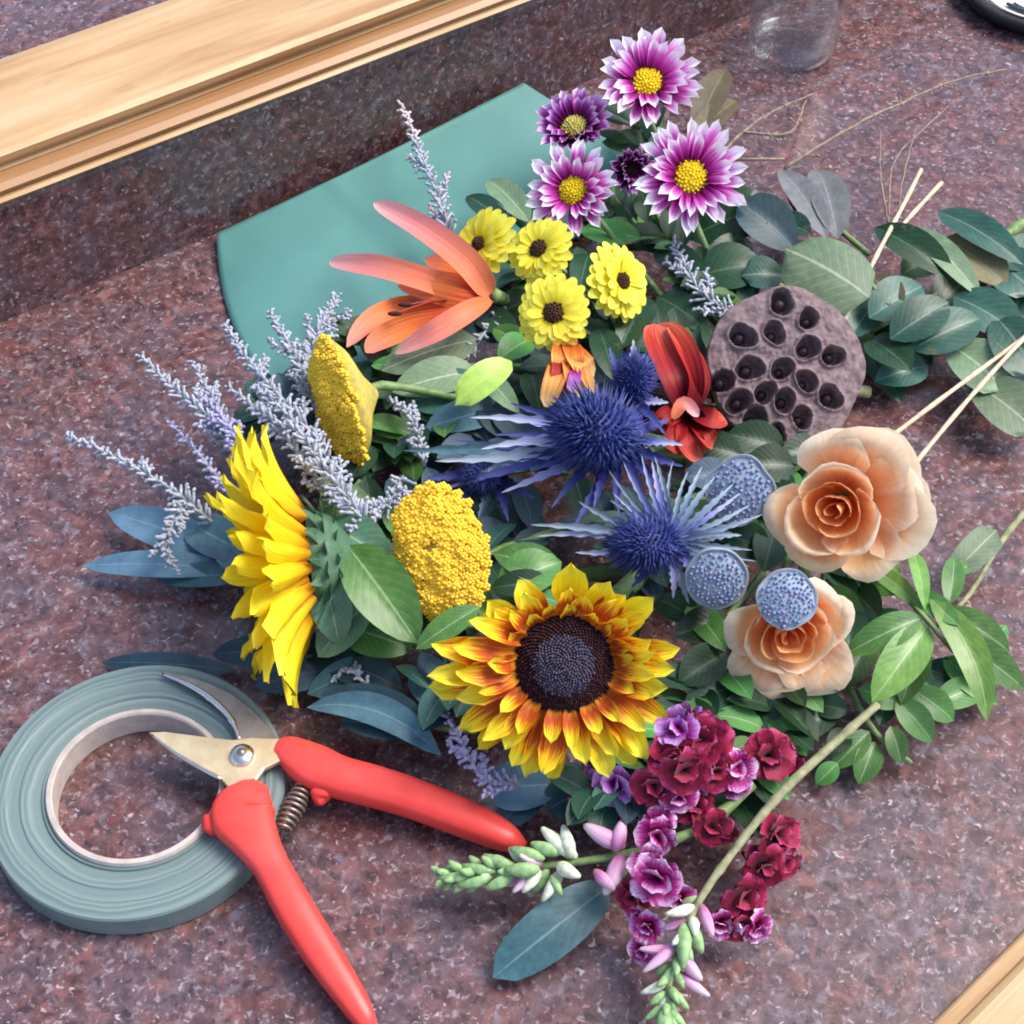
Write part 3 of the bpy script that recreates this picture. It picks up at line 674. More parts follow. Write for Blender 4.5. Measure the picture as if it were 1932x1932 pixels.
# ---- sunflower seen from the side
def sunflower_side():
    c = P(592, 1062, .046); k = mpp(c); nrm = (RT*-1.0+UP*-.12+BACK*.10).normalized()
    t = thing('sunflower', 'yellow sunflower seen from the side, petals pointing left away from its green calyx', 'sunflower', c)
    V = variants('petal', 7, 1, 1, .55, .55, 'sun_y', rise=(.10, -.02, -.14), cup=.12, nu=4, nv=9, ruf=.04, base=.5, twist=.1)
    V3 = variants('sepal', 4, 1, 1, .3, .9, 'mid', rise=(.1, -.25, 0), cup=.05, nu=4, nv=7, base=.9)
    # ring axes: build explicitly so that angle 90 is picture-up
    U2 = (UP-nrm*UP.dot(nrm)).normalized(); B2 = (BACK-nrm*BACK.dot(nrm)).normalized()
    for (n, r0, L, e0, off, lift) in ((22, 82, 178, .52, 0, 0), (18, 76, 172, .80, .17, .002), (12, 70, 150, 1.1, .05, .004)):
        for i in range(n):
            a = 2*PI*i/n+off+rnd.uniform(-.09, .09); d = U2*math.cos(a)+B2*math.sin(a)
            e = e0+rnd.uniform(-.14, .14); x = d*math.cos(e)+nrm*math.sin(e); z = nrm*math.cos(e)-d*math.sin(e)
            Lk = L*k*rnd.uniform(.88, 1.1)*(1.12 if math.cos(a) > .6 else 1)
            base = c+d*r0*k*1.22+nrm*lift
            tip = base+x*Lk
            if tip.z < .003: Lk *= .75
            if base.z < .002: continue
            if (base+x*Lk).z < .001: continue
            link('petal', V[rnd.randrange(7)], t, basis(base, x, z) @ Matrix.Diagonal((Lk, 50*k, Lk, 1)))
    for (n, r0, L, e0) in ((17, 74, 64, .30), (15, 66, 62, -.25), (13, 44, 66, -.7)):
        for i in range(n):
            a = 2*PI*i/n+rnd.uniform(-.1, .1); d = U2*math.cos(a)+B2*math.sin(a); x = d*math.cos(e0)+nrm*math.sin(e0); z = -(nrm*math.cos(e0)-d*math.sin(e0))
            b_ = c+d*r0*k-nrm*.004
            if b_.z < .003: continue
            link('sepal', V3[rnd.randrange(4)], t, basis(b_, x, z) @ Matrix.Diagonal((L*k, 34*k, L*k, 1)))
    vs, fs = lathe([(96*k, .001), (98*k, -.003), (84*k, -.009), (52*k, -.015), (20*k, -.020), (12*k, -.026)], 32, lambda q: 1+.03*math.sin(9*q))
    link('calyx', mk('calyx', vs, fs, M['mid']), t, basis(c, U2, nrm))
    dome(t, c+nrm*.002, nrm, 88*k, .009, ['disc_b'], 260, .0011)
    tube('stem', [c-nrm*.018, P(680, 1085, .035), P(790, 1105, .018), P(1000, 1100, .012), P(1300, 1050, .01)], [.0042, .004, .004, .0035], M['stem'], t)
sunflower_side()

# ---- yarrow
def yarrow(x, y, z, rx, ry, ang, nrm, label, n, dip=None):
    c = P(x, y, z); k = mpp(c); t = thing('yarrow_head', label, 'flower', c, 'flat golden yarrow heads')
    # flat umbel laid in its own plane; ellipse axes in metres
    A = math.radians(ang); X0 = (RT*math.cos(A)+UP*math.sin(A)); X = (X0-nrm*X0.dot(nrm)).normalized(); Y = nrm.cross(X)
    m = basis(c, X, nrm)
    mb = MB(); mb.ell((0, 0, 0), Vector((0, 0, 1)), Vector((1, 0, 0)), .004, 1.0, 6, 4); mb = MB()
    for q in range(6):
        a = q*PI/3; mb.ell((.0010*math.cos(a), .0010*math.sin(a), 0), Vector((0, 0, 1)), Vector((1, 0, 0)), .0010, .00075, 5, 3)
    mb.ell((0, 0, .0005), Vector((0, 0, 1)), Vector((1, 0, 0)), .0012, .0008, 5, 3)
    fl = mb.mesh('floret', M['yarrow'])
    for i in range(n):
        rr = math.sqrt((i+.5)/n); a = i*2.39996
        px_, py_ = rr*rx*math.cos(a), rr*ry*math.sin(a)
        if dip and math.hypot(px_-dip[0], py_-dip[1]) < 12: continue
        nz = noise.noise(Vector((px_*.028, py_*.028, x)))
        h = .007*(1-rr**2.2)+nz*.0022+rnd.uniform(-.0005, .0005); px_ += rnd.uniform(-2.5, 2.5); py_ += rnd.uniform(-2.5, 2.5)
        edge = 1+.09*noise.noise(Vector((math.cos(a)*2, math.sin(a)*2, x)))*rr
        p = m @ Vector((px_*k*edge, py_*k*edge, h))
        d = (nrm+(X*math.cos(a)+Y*math.sin(a))*rr*.7)
        W_ = basis(p, X+Vector((0, 0, rnd.uniform(-.2, .2))), d); s = rnd.uniform(1.05, 1.4)
        link('floret', fl, t, W_ @ Matrix.Diagonal((s, s, s, 1)))
    # understorey and stalklets
    mb = MB(); vs = []; fs = []; seg = 36; prof = [(0, .0055), (.5, .0045), (.85, .001), (.96, -.002), (.8, -.006), (.35, -.012), (.06, -.018)]
    for i in range(seg):
        a = 2*PI*i/seg
        for (r, zz) in prof: vs.append(m @ Vector((r*rx*k*math.cos(a), r*ry*k*math.sin(a), zz)))
    nn = len(prof)
    for i in range(seg):
        i2 = (i+1) % seg
        for j in range(nn-1): fs.append((i*nn+j, i*nn+j+1, i2*nn+j+1, i2*nn+j))
    mb.add(vs, fs); link_world('umbel_base', mb.mesh('umbel_base', M['yarrow_under']), t)
    stem_to_hub(t, c-nrm*.012, nrm, .0018)
yarrow(832, 1045, .058, 92, 136, 14, normal(-.35, .1), 'wide golden yarrow head facing up, left above the dark eyed sunflower', 290, (-4, 12))
yarrow(640, 758, .052, 98, 126, 17, (RT*-1.0+UP*-.28+BACK*.48).normalized(), 'narrow golden yarrow head seen edge on among silver sprigs', 280)

# ---- lotus pod
def lotus():
    c = P(1484, 690, .050); k = mpp(c); nrm = normal(.08, .14)
    t = thing('lotus_pod', 'large dry purple brown lotus seed pod full of dark round holes', 'seed pod', c)
    X = (RT-nrm*RT.dot(nrm)).normalized(); Yv = nrm.cross(X); m = basis(c, X, nrm); R = 149*k
    H = [(1389, 646), (1455, 591), (1510, 616), (1448, 640), (1516, 664), (1568, 675), (1410, 698), (1472, 699), (1360, 719), (1524, 718), (1577, 743), (1446, 739), (1487, 751), (1398, 753), (1434, 783), (1528, 778), (1482, 810), (1400, 604), (1560, 618)]
    H = H[:17]
    hs = []
    for (x, y) in H:
        p = P(x, y, c.z); d = p-c; hs.append((d.dot(X)*.985, d.dot(Yv)*.985, k*rnd.uniform(18, 23)))
    def hgt(x, y, rr):
        z = .004*(1-rr*rr)
        for (hx, hy, hr) in hs:
            dx_, dy_ = x-hx, y-hy; th_ = math.atan2(hy, hx); e1 = dx_*math.cos(th_)+dy_*math.sin(th_); e2 = -dx_*math.sin(th_)+dy_*math.cos(th_); an = math.atan2(e2, e1)
            q = math.hypot(e1*.88, e2*1.12)/hr*(1+.05*math.sin(3*an+hx*900)+.02*math.sin(5*an+hy*700))
            if q < 2.1:
                if q < 1.15: z -= .0075*(1-min(1, max(0, (q-.72)/.38))**1.5)
                z += .0016*math.exp(-((q-1.18)/.16)**2)
        return z+.0010*noise.noise(Vector((x*190, y*190, 3)))+.0005*noise.noise(Vector((x*600, y*600, 5)))
    rings, seg = 84, 200; vs = [m @ Vector((0, 0, hgt(0, 0, 0)))]; fs = []
    wob = lambda a: 1+.018*math.sin(5*a+.7)+.012*math.sin(8*a+2)
    for j in range(1, rings+1):
        for i in range(seg):
            a = 2*PI*i/seg; r = R*j/rings*wob(a); x, y = r*math.cos(a), r*math.sin(a)*1.02
            vs.append(m @ Vector((x, y, hgt(x, y, j/rings))))
    for i in range(seg):
        i2 = (i+1) % seg; fs.append((0, 1+i, 1+i2))
        for j in range(rings-1): fs.append((1+j*seg+i, 1+(j+1)*seg+i, 1+(j+1)*seg+i2, 1+j*seg+i2))
    last = 1+(rings-1)*seg
    for (f, zz) in ((1.012, -.003), (.99, -.008), (.86, -.017), (.62, -.027), (.34, -.036), (.10, -.042)):
        st = len(vs)
        for i in range(seg):
            a = 2*PI*i/seg; r = R*f*(1+(wob(a)-1)*f)*(1+.012*math.sin(22*a)*(f < .95)); vs.append(m @ Vector((r*math.cos(a), r*math.sin(a)*1.02, zz)))
        for i in range(seg):
            i2 = (i+1) % seg; fs.append((last+i, st+i, st+i2, last+i2))
        last = st
    link_world('pod_head', mk('pod_head', vs, fs, M['lotus']), t)
    mb = MB(); mb.ell((0, 0, 0), Vector((0, 0, 1)), Vector((1, 0, 0)), .0032, .0022, 10, 6); sm = mb.mesh('seed', M['seed'])
    for (hx, hy, hr) in hs:
        s = hr/(16*k); link('seed', sm, t, m @ Matrix.Translation((hx+rnd.uniform(-.0006, .0006), hy+rnd.uniform(-.0006, .0006), -.0055)) @ Matrix.Diagonal((s, s, s, 1)))
    tube('stem', [c-nrm*.038, c-nrm*.042+RT*.02, P(1640, 740, .008)], [.003, .003], M['woodstem'], t)
lotus()

# ---- small blue grey pods
def small_pod(x, y, z, rpx, nrm, label, sq=0.0, bead='podbead', lobes=4):
    c = P(x, y, z); k = mpp(c); t = thing('blue_pod', label, 'seed pod', c, 'small blue grey pods near the roses')
    X = (RT-nrm*RT.dot(nrm)).normalized(); m = basis(c, X, nrm); R = rpx*k
    wob = lambda a: 1+sq*math.cos(lobes*a+.6)+.012*math.sin(7*a)
    vs, fs = lathe([(.0001, .0024), (R*.45, .0020), (R*.75, .0009), (R*.92, -.0008), (R*.98, .0006), (R, -.0004), (R*.98, -.003), (R*.85, -.009), (R*.5, -.015), (R*.14, -.018)], 40, wob)
    link('pod_cup', mk('pod_cup', vs, fs, M['pod']), t, m)
    mb = MB(); n = 105
    for i in range(n):
        rr = math.sqrt((i+.5)/n)*.86; a = i*2.39996; p = Vector((R*rr*wob(a)*math.cos(a), R*rr*wob(a)*math.sin(a), .0024*(1-(rr/.98)**2)+.0002))+Vector((rnd.uniform(-1, 1), rnd.uniform(-1, 1), 0))*R*.03
        mb.ell(m @ p, nrm, X, .0010, R*.052*rnd.uniform(.6, 1.5), 6, 4, 1 if (noise.noise(Vector((p.x*300, p.y*300, x))) > .1) else 0)
    o = link_world('seed_beads', mb.mesh('seed_beads', [M[bead], M['podbead2']]), t); o['kind'] = 'stuff'
    stem_to_hub(t, c-nrm*.016, nrm, .0015)
small_pod(1396, 925, .062, 66, normal(-.25, -.1), 'blue grey pod with a squarish beaded face, left of the upper rose', .06)
small_pod(1352, 1092, .066, 60, normal(-.1, -.25), 'round blue grey beaded pod between the thistle and the lower rose', .0)
small_pod(1485, 1130, .080, 58, normal(-.05, .1), 'blue grey beaded pod resting over the heart of the lower rose', .02)

# ---- peach roses
def rose_petal(Rr, h, wa, open_, roll, seed, nu=10, nv=9, mat='rose'):
    r_ = random.Random(seed); ph = r_.uniform(0, 6); vs = []; uvs = []; fs = []
    for j in range(nv+1):
        t = j/nv
        for i in range(nu+1):
            s = -1+2*i/nu; edge = 1-.42*abs(s)**2.6; tt = t*edge
            r = Rr*(.30+.70*math.sin(min(tt*1.35, 1)*PI/2))+open_*h*tt**1.6+roll*h*max(0, tt-.72)**1.3*4
            z = h*math.sin(tt*PI/2*.98)-roll*h*max(0, tt-.80)**1.4*6
            ang = s*wa*(.35+.65*math.sin(min(t*1.6, 1)*PI/2))
            r *= 1+.075*math.sin(2*ang+ph)+.012*math.sin(7*ang*t+ph*2)*t+.06*t*t*(noise.noise(Vector((ang*2.2, t*2, seed*.37))))
            r -= Rr*.10*abs(s)**3
            z += h*.05*math.sin(5*s+ph)*t
            vs.append((r*math.cos(ang), r*math.sin(ang), z)); uvs.append(((s+1)/2, t))
    for j in range(nv):
        for i in range(nu):
            q = j*(nu+1)+i; fs.append((q, q+1, q+nu+2, q+nu+1))
    return mk('petal', vs, fs, M[mat], uvs)
def rose(x, y, z, Rpx, nrm, label, extra, hub=None, scale_in=1.0):
    c = P(x, y, z); k = mpp(c); R = Rpx*k; base = c-nrm*R*.75
    t = thing('rose', label, 'rose', base, 'peach roses')
    X = (RT-nrm*RT.dot(nrm)).normalized(); m = basis(base, X, nrm); sd_ = int(x)
    lay = [(2, .13, 1.00, 1.7, -.02, .0), (3, .28, 1.03, 1.5, -.04, .03), (3, .47, 1.03, 1.45, -.03, .06), (3, .72, .97, 1.35, .0, .12)]
    for li, (n, rf, hf, wa, op, ro) in enumerate(lay):
        for i in range(n):
            a = 2*PI*i/n+li*.55+rnd.uniform(-.15, .15)
            me = rose_petal(R*rf, R*hf*rnd.uniform(.95, 1.04), wa, op, ro, sd_+li*31+i*7, mat='rose_in' if li < 3 else 'rose')
            link('petal', me, t, m @ Matrix.Rotation(a, 4, 'Z') @ Matrix.Translation((R*.04*math.cos(i), 0, 0)))
    for (ax, rf, hf, wa, op, ro) in extra:
        me = rose_petal(R*rf, R*hf, wa, op, ro, sd_+int(ax)*3)
        link('petal', me, t, m @ Matrix.Rotation(math.radians(ax), 4, 'Z'))
    vs, fs = lathe([(R*.30, R*.05), (R*.36, -R*.02), (R*.28, -R*.16), (.002, -R*.22)], 20); link('calyx', mk('calyx', vs, fs, M['green']), t, m)
    stem_to_hub(t, base, nrm, .0026, via=P(x+25, y-25, .015))
rose(1575, 962, .070, 112, normal(-.40, -.20), 'upper peach rose, wide open with pale outer petals spread to the right',
     [(20, .95, .62, .75, .75, .35), (60, .98, .68, .75, .80, .3), (-12, .95, .6, .7, .95, .3), (95, .92, .70, .7, .55, .3), (40, .85, .50, .9, 1.15, .3), (0, .85, .48, .8, 1.2, .35), (200, .9, .72, .8, .15, .3), (250, .9, .72, .8, .2, .3), (-50, .9, .6, .7, .5, .3), (78, .9, .5, .6, 1.0, .25)])
rose(1488, 1200, .056, 104, normal(-.05, -.42), 'lower peach rose with frilled petals fanned toward the bottom',
     [(270, .95, .62, .80, .75, .4), (235, .92, .62, .75, .55, .4), (305, .95, .62, .75, .65, .4), (285, .90, .5, .7, .95, .35), (20, .85, .7, .8, .25, .3), (250, .90, .5, .7, .8, .35), (60, .85, .75, .8, .25, .3), (180, .8, .7, .8, .2, .3), (320, .9, .55, .6, .8, .35)])

# ---- salmon lily
def blade(t, pts, wpx, mat, name='petal', a=.6, b=.6, zs=None, cup=.12, roll=0, vf=0, ruf=0):
    """petal following a curved centre line given in 3-D"""
    sp = smoothpts(pts, 5); n = len(sp); tm = a/(a+b); mx = tm**a*(1-tm)**b; vs = []; uvs = []; fs = []; nu = 6
    ph = rnd.uniform(0, 6)
    for j, p in enumerate(sp):
        tt = min(max(j/(n-1), .001), .998); d = (sp[min(j+1, n-1)]-sp[max(j-1, 0)]).normalized()
        Z = (BACK*.7+Vector((0, 0, .3))); Z = Matrix.Rotation(roll, 3, d) @ Z; s = d.cross(Z).normalized(); u = s.cross(d)
        w_ = max((tt**a*(1-tt)**b)/mx, .3*(1-tt))*wpx*mpp(p)/2
        for i in range(nu+1):
            q = -1+2*i/nu; vs.append(p+s*q*w_+u*(cup*2*w_*(q*q)+vf*w_*abs(q)+ruf*w_*math.sin(9*tt+ph+q*2)*abs(q))); uvs.append(((q+1)/2, tt))
    for j in range(n-1):
        for i in range(nu):
            q = j*(nu+1)+i; fs.append((q, q+1, q+nu+2, q+nu+1))
    return link_world(name, mk(name, vs, fs, M[mat], uvs), t)
def lily():
    t = thing('salmon_lily', 'salmon pink lily with long pointed petals opening left over the teal paper', 'lily', P(915, 555, .045))
    blade(t, [P(925, 555, .050), P(880, 495, .062), P(810, 440, .060), P(740, 400, .052), P(706, 382, .045)], 54, 'salmon', a=.22, b=.55, cup=.2, ruf=.05)
    blade(t, [P(890, 560, .046), P(800, 528, .052), P(720, 505, .050), P(660, 497, .044), P(622, 494, .038)], 48, 'salmon', a=.2, b=.45, ruf=.05, cup=.14)
    blade(t, [P(925, 560, .048), P(870, 548, .054), P(800, 535, .050), P(750, 540, .045)], 70, 'salmon_in', a=.5, b=.7, cup=-.1)
    blade(t, [P(905, 575, .040), P(840, 585, .038), P(760, 590, .036), P(700, 610, .040), P(655, 655, .040)], 58, 'salmon_in', a=.45, b=.55, cup=.22, roll=.2)
    blade(t, [P(925, 565, .052), P(880, 590, .060), P(830, 620, .058), P(785, 645, .052), P(745, 668, .046)], 44, 'salmon', a=.45, b=.7, cup=.15, roll=-.15)
    blade(t, [P(915, 570, .042), P(850, 600, .046), P(780, 615, .044), P(720, 640, .042), P(690, 665, .040)], 50, 'salmon_in', a=.6, b=.5, cup=.15)
    blade(t, [P(930, 550, .046), P(890, 520, .05), P(850, 500, .05), P(800, 490, .045)], 56, 'salmon_in', a=.6, b=.7, cup=.1)
    for (x, y) in ((765, 575), (745, 592), (790, 570)):
        st = tube('stamen', [P(880, 565, .046), P(820, 568, .052), P(x, y, .052)], [.0006, .0005], M['red'], t, 5)
        mb = MB(); mb.ell(P(x, y, .052), RT, UP, .0035, .0013, 6, 5); link_world('anther', mb.mesh('anther', M['disc_m']), st)
    tube('stem', [P(930, 556, .045), P(980, 580, .03), P(1200, 700, .014), HUB], [.004, .0022, .002], M['stem'], t)
lily()
def small_orange():
    t = thing('orange_alstroemeria', 'small pale orange flower with cream edges below the yellow daisies', 'flower', P(1070, 660, .04))
    for (x, y, w_, m_, r) in ((1030, 768, 34, 'orange', .2), (1118, 715, 40, 'orange', -.3), (1072, 700, 50, 'orange', 0), (1095, 755, 34, 'orange', -.2), (1055, 745, 34, 'red', 0), (1124, 745, 22, 'orange', -.4)):
        blade(t, [P(1070, 645, .048), P((1070+x)/2, (650+y)/2, .062), P(x, y, .054)], w_*1.25, m_, a=.45, b=.4, cup=.15, roll=r)
    blade(t, [P(1085, 690, .06), P(1085, 712, .064), P(1075, 738, .060)], 24, 'viol', a=.5, b=.4)
    tube('stem', [P(1070, 645, .046), P(1100, 640, .025), P(1300, 720, .012), HUB], [.002, .0014], M['stem'], t)
small_orange()
def red_flower():
    t = thing('red_alstroemeria', 'deep red flower with a folded upper petal beside the lotus pod', 'flower', P(1295, 770, .045))
    blade(t, [P(1300, 775, .048), P(1285, 710, .062), P(1262, 655, .060), P(1240, 612, .050)], 92, 'red', a=.5, b=.45, cup=.2)
    blade(t, [P(1300, 775, .050), P(1315, 720, .060), P(1290, 660, .062), P(1262, 618, .054)], 52, 'red', a=.5, b=.5, cup=.2, roll=.5)
    blade(t, [P(1298, 772, .05), P(1345, 790, .054), P(1368, 790, .046)], 40, 'red', a=.5, b=.5)
    blade(t, [P(1298, 790, .044), P(1300, 830, .048), P(1322, 866, .040)], 52, 'red', a=.5, b=.45, cup=.25)
    blade(t, [P(1290, 775, .046), P(1255, 790, .052), P(1240, 815, .044)], 42, 'red', a=.5, b=.5, cup=.2)
    blade(t, [P(1298, 785, .045), P(1270, 830, .05), P(1290, 850, .042)], 36, 'red', a=.5, b=.5, cup=.2)
    blade(t, [P(1298, 785, .045), P(1335, 822, .05), P(1345, 840, .042)], 36, 'red', a=.5, b=.5, cup=.2)
    blade(t, [P(1270, 790, .064), P(1290, 762, .068), P(1318, 785, .062)], 26, 'salmon', a=.4, b=.4, cup=.3)
    vs, fs = lathe([(.0075, .004), (.006, -.002), (.003, -.010), (.0012, -.014)], 16); link('throat', mk('throat', vs, fs, M['disc_m']), t, basis(P(1300, 795, .049), RT, normal(.1, -.3)))
    tube('stem', [P(1298, 780, .044), P(1330, 770, .02), HUB], [.002, .0016], M['stem'], t)
red_flower()

# ---- blue thistles
def thistle(x, y, z, nrm, rpx, lpx, label, bracts, mat_c='ery', tilt_mat='ery_b', twin=None):
    """cone of spiky florets with a ruff of long bracts; bracts: (tipx, tipy, tipz, width px, material)"""
    c = P(x, y, z); k = mpp(c); t = thing('blue_thistle', label, 'thistle', c, 'blue sea holly thistles in the middle of the bouquet')
    X = nrm.orthogonal().normalized(); Y = nrm.cross(X); R = rpx*k; Lc = lpx*k; mb = MB()
    mb.ell(c+nrm*Lc*.45, nrm, X, Lc*.50, R*.66, 14, 9, 0)
    n = 620
    for i in range(n):
        u = (i+.5)/n; a = i*2.39996; th = u*PI*.86; d = X*math.cos(a)*math.sin(th)+Y*math.sin(a)*math.sin(th)
        p = c+nrm*(Lc*.45+Lc*.52*math.cos(th))+d*R*.62; dd = d*.9+nrm*(.45+.7*math.cos(th))
        mb.spike(p, dd+Vector((rnd.uniform(-.2, .2),)*3), R*rnd.uniform(.22, .75)*rnd.uniform(.7, 1), R*.045, 4, 1 if rnd.random() < .15 else 0)
    o = link_world('cone', mb.mesh('cone', [M[mat_c], M['ery_hi']]), t); o['kind'] = 'stuff'
    for (bx, by, bz, wpx, mt) in bracts:
        tip = P(bx, by, bz); d = tip-c; mid = c+d*.5+nrm*(-.002)+Vector((0, 0, .002+rnd.uniform(0, .003)))
        base = c+(d.normalized())*R*.25-nrm*.002
        L = (tip-base).length; W = wpx*.8*mpp(mid)
        me = sheet('bract', L, W, .25, .8, M[mt], rise=(.14, -.14, 0), side=rnd.uniform(-.05, .05), vfold=.45, nu=4, nv=14, jag=.26, base=.4, seed=rnd.randrange(999))
        link('bract', me, t, basis(base, tip-base, BACK*.6+nrm*.5))
    stem_to_hub(t, c-nrm*.004, nrm, .002)
def ruff(x, y, z, n, r, mt, w=26, squash=1.0, z1=None, a0=0, a1=360):
    out = []
    for i in range(n):
        a = math.radians(a0+(a1-a0)*(i+rnd.uniform(-.3, .3))/n); q = r*rnd.uniform(.8, 1.15)
        out.append((x+q*math.cos(a), y-q*math.sin(a)*squash, (z1 or z)+rnd.uniform(-.006, .006), w*rnd.uniform(.8, 1.2), mt if isinstance(mt, str) else rnd.choice(mt)))
    return out
thistle(1165, 830, .060, normal(-.8, .25), 88, 155, 'largest deep indigo thistle, its long pale bracts streaming left',
        [(885, 788, .060, 26, 'ery_b'), (905, 848, .056, 28, 'ery_b'), (820, 870, .050, 34, 'ery_s'), (945, 930, .050, 26, 'ery_b'), (760, 850, .046, 40, 'blue'), (960, 760, .05, 24, 'ery_d'), (880, 905, .046, 26, 'ery_s'), (1290, 880, .06, 26, 'ery_d'), (1260, 930, .06, 26, 'ery_d'), (1040, 960, .05, 26, 'ery_d'), (1270, 790, .05, 24, 'ery_d'), (1120, 960, .054, 28, 'ery_d'), (1000, 800, .062, 24, 'ery_d'), (985, 835, .060, 22, 'ery_b'), (930, 820, .058, 22, 'ery_d'), (1000, 890, .058, 26, 'ery_d'), (930, 870, .052, 26, 'ery_d'), (1020, 740, .05, 26, 'ery_d'), (1060, 700, .046, 24, 'ery_d'), (1290, 840, .062, 24, 'ery_b'), (1220, 950, .062, 24, 'ery_d'), (850, 830, .052, 26, 'ery_d'), (830, 925, .044, 28, 'ery_d'), (1080, 1000, .048, 26, 'ery_d'), (1170, 980, .056, 24, 'ery_d')])
thistle(1190, 745, .056, normal(.1, .9), 46, 84, 'indigo thistle standing behind, between the orange and the red flower',
        [(1195, 640, .05, 26, 'ery_b'), (1150, 655, .05, 22, 'ery_d'), (1255, 690, .05, 26, 'ery_b'), (1235, 650, .05, 22, 'ery_d'), (1262, 760, .06, 28, 'ery_b'), (1115, 745, .05, 24, 'ery_d'), (1215, 830, .06, 26, 'ery_d'), (1255, 820, .06, 24, 'ery_d'), (1130, 790, .056, 26, 'ery_d')])
thistle(1262, 1022, .060, normal(-1.2, -.1), 66, 120, 'lower dark blue thistle above the dark eyed sunflower, with silver bracts fanning right',
        ruff(1262, 1010, .06, 17, 160, ['ery_s', 'ery_s', 'ery_b'], 15, .9, .066, -20, 160)+[(1000, 990, .056, 24, 'ery_s'), (1010, 1012, .052, 22, 'ery_b'), (1085, 1042, .052, 24, 'ery_b'), (1400, 1010, .06, 26, 'ery_s'), (1390, 1060, .05, 28, 'ery_s'), (1340, 1120, .056, 30, 'ery_b'), (1270, 1130, .05, 26, 'ery_b'), (1230, 870, .066, 22, 'ery_b'), (1150, 1070, .05, 26, 'ery_d'), (1190, 1110, .045, 30, 'ery_d'), (1300, 1140, .05, 24, 'ery_s'), (1090, 945, .055, 22, 'ery_s')])
thistle(930, 895, .040, normal(-.9, -.2), 40, 70, 'small dusky blue thistle sunk between the indigo thistle and the wide yarrow',
        [(800, 905, .04, 30, 'ery_d'), (850, 960, .038, 28, 'ery_d'), (870, 850, .04, 28, 'blue'), (960, 985, .038, 26, 'ery_d'), (1010, 940, .042, 28, 'ery_d'), (900, 990, .036, 26, 'navy'), (1000, 870, .04, 24, 'ery_d')])

# ================================================================== SPIKES OF SNAPDRAGON
SV = {k: variants('petal', 4, 1, 1, .5, .22, k, rise=(.35, -.25, -.15), cup=.12, nu=6, nv=8, ruf=.13, rf=4, base=.35) for k in ('crim', 'mag', 'viol')}
def snap_flower(t, x, y, z, rpx, mat, a, b, n=5, elev=.35, tube_mat='mag'):
    c = P(x, y, z); k = mpp(c); nrm = normal(a, b); R = rpx*k
    X = (RT-nrm*RT.dot(nrm)).normalized(); m = basis(c, X, nrm)
    vs, fs = lathe([(R*.34, R*.18), (R*.22, 0), (R*.18, -R*.4), (R*.10, -R*.7)], 14)
    f = link('flower', mk('flower_tube', vs, fs, M[tube_mat]), t, m)
    ring(t, c, nrm, n, R*.12, R*.98, R*1.15, elev, SV[mat], parent=f, jit=.25, roll=.5, ejit=.3)
    ring(t, c, nrm, max(3, n-2), R*.06, R*.62, R*.85, elev+.6, SV[mat], parent=f, jit=.3, roll=.5, ejit=.3, lift=R*.08)
BUDS = {}
def bud(t, a, b, wpx, mat):
    wpx *= .62; d = b-a; L = d.length; W = wpx*mpp(a); mb = MB()
    mb.ell((L/2, 0, 0), Vector((1, 0, 0)), Vector((0, 0, 1)), L/2, W/2, 9, 7)
    for v in mb.v: v.z += .12*L*math.sin(PI*v.x/L); v.y *= 1+.15*math.sin(v.x/L*5)
    o = link('bud', mb.mesh('bud', M[mat]), t, basis(a, d, BACK))
def snapdragon(label, stem, flowers, buds, r=(.0017, .0017, .0014, .001), smat='woodstem', tipf=.62):
    t = thing('snapdragon', label, 'snapdragon', P(*stem[0]), 'snapdragon spikes at the bottom right')
    tube('stem', [P(*q) for q in stem], list(r), M[smat], t, 8)
    for f in flowers:
        x, y, z, rp = f[:4]; sc_ = 1 if rp < 40 else .8
        snap_flower(t, x, y, z, rp*sc_, *f[4:])
        if rp >= 44: q = rnd.uniform(0, 6); snap_flower(t, x+rp*.55*math.cos(q), y+rp*.5*math.sin(q), z-.006, rp*.62, f[4], f[5]+rnd.uniform(-.6, .6), f[6]+rnd.uniform(-.7, .3), 4)
    for (x0, y0, z0, x1, y1, z1, w_, m_) in buds: bud(t, P(x0, y0, z0), P(x1, y1, z1), w_, m_)
    # the young tip: buds spiralling round the last third, smaller and greener outward
    sp = smoothpts([P(*q) for q in stem], 8); n0 = int(len(sp)*tipf); seg = sp[n0:]; nb = 26
    for i in range(nb):
        u = i/nb; q = min(int(u*(len(seg)-1)), len(seg)-2); p = seg[q].lerp(seg[q+1], u*(len(seg)-1)-q); d = (seg[q+1]-seg[q]).normalized()
        a = i*2.4; s = d.orthogonal().normalized(); s2 = d.cross(s); r_ = s*math.cos(a)+s2*math.sin(a)
        L = (.0125-.0065*u)*rnd.uniform(.85, 1.15); dr = (r_*(1-.35*u)+d*.8).normalized()
        e = p+dr*L; e.z = max(e.z, .003)
        bud(t, p+dr*.001, e, (26-9*u)*1.3, 'pinkbud' if u < .22 and i % 2 else ('whitebud' if u < .45 and i % 3 else 'greenbud'))
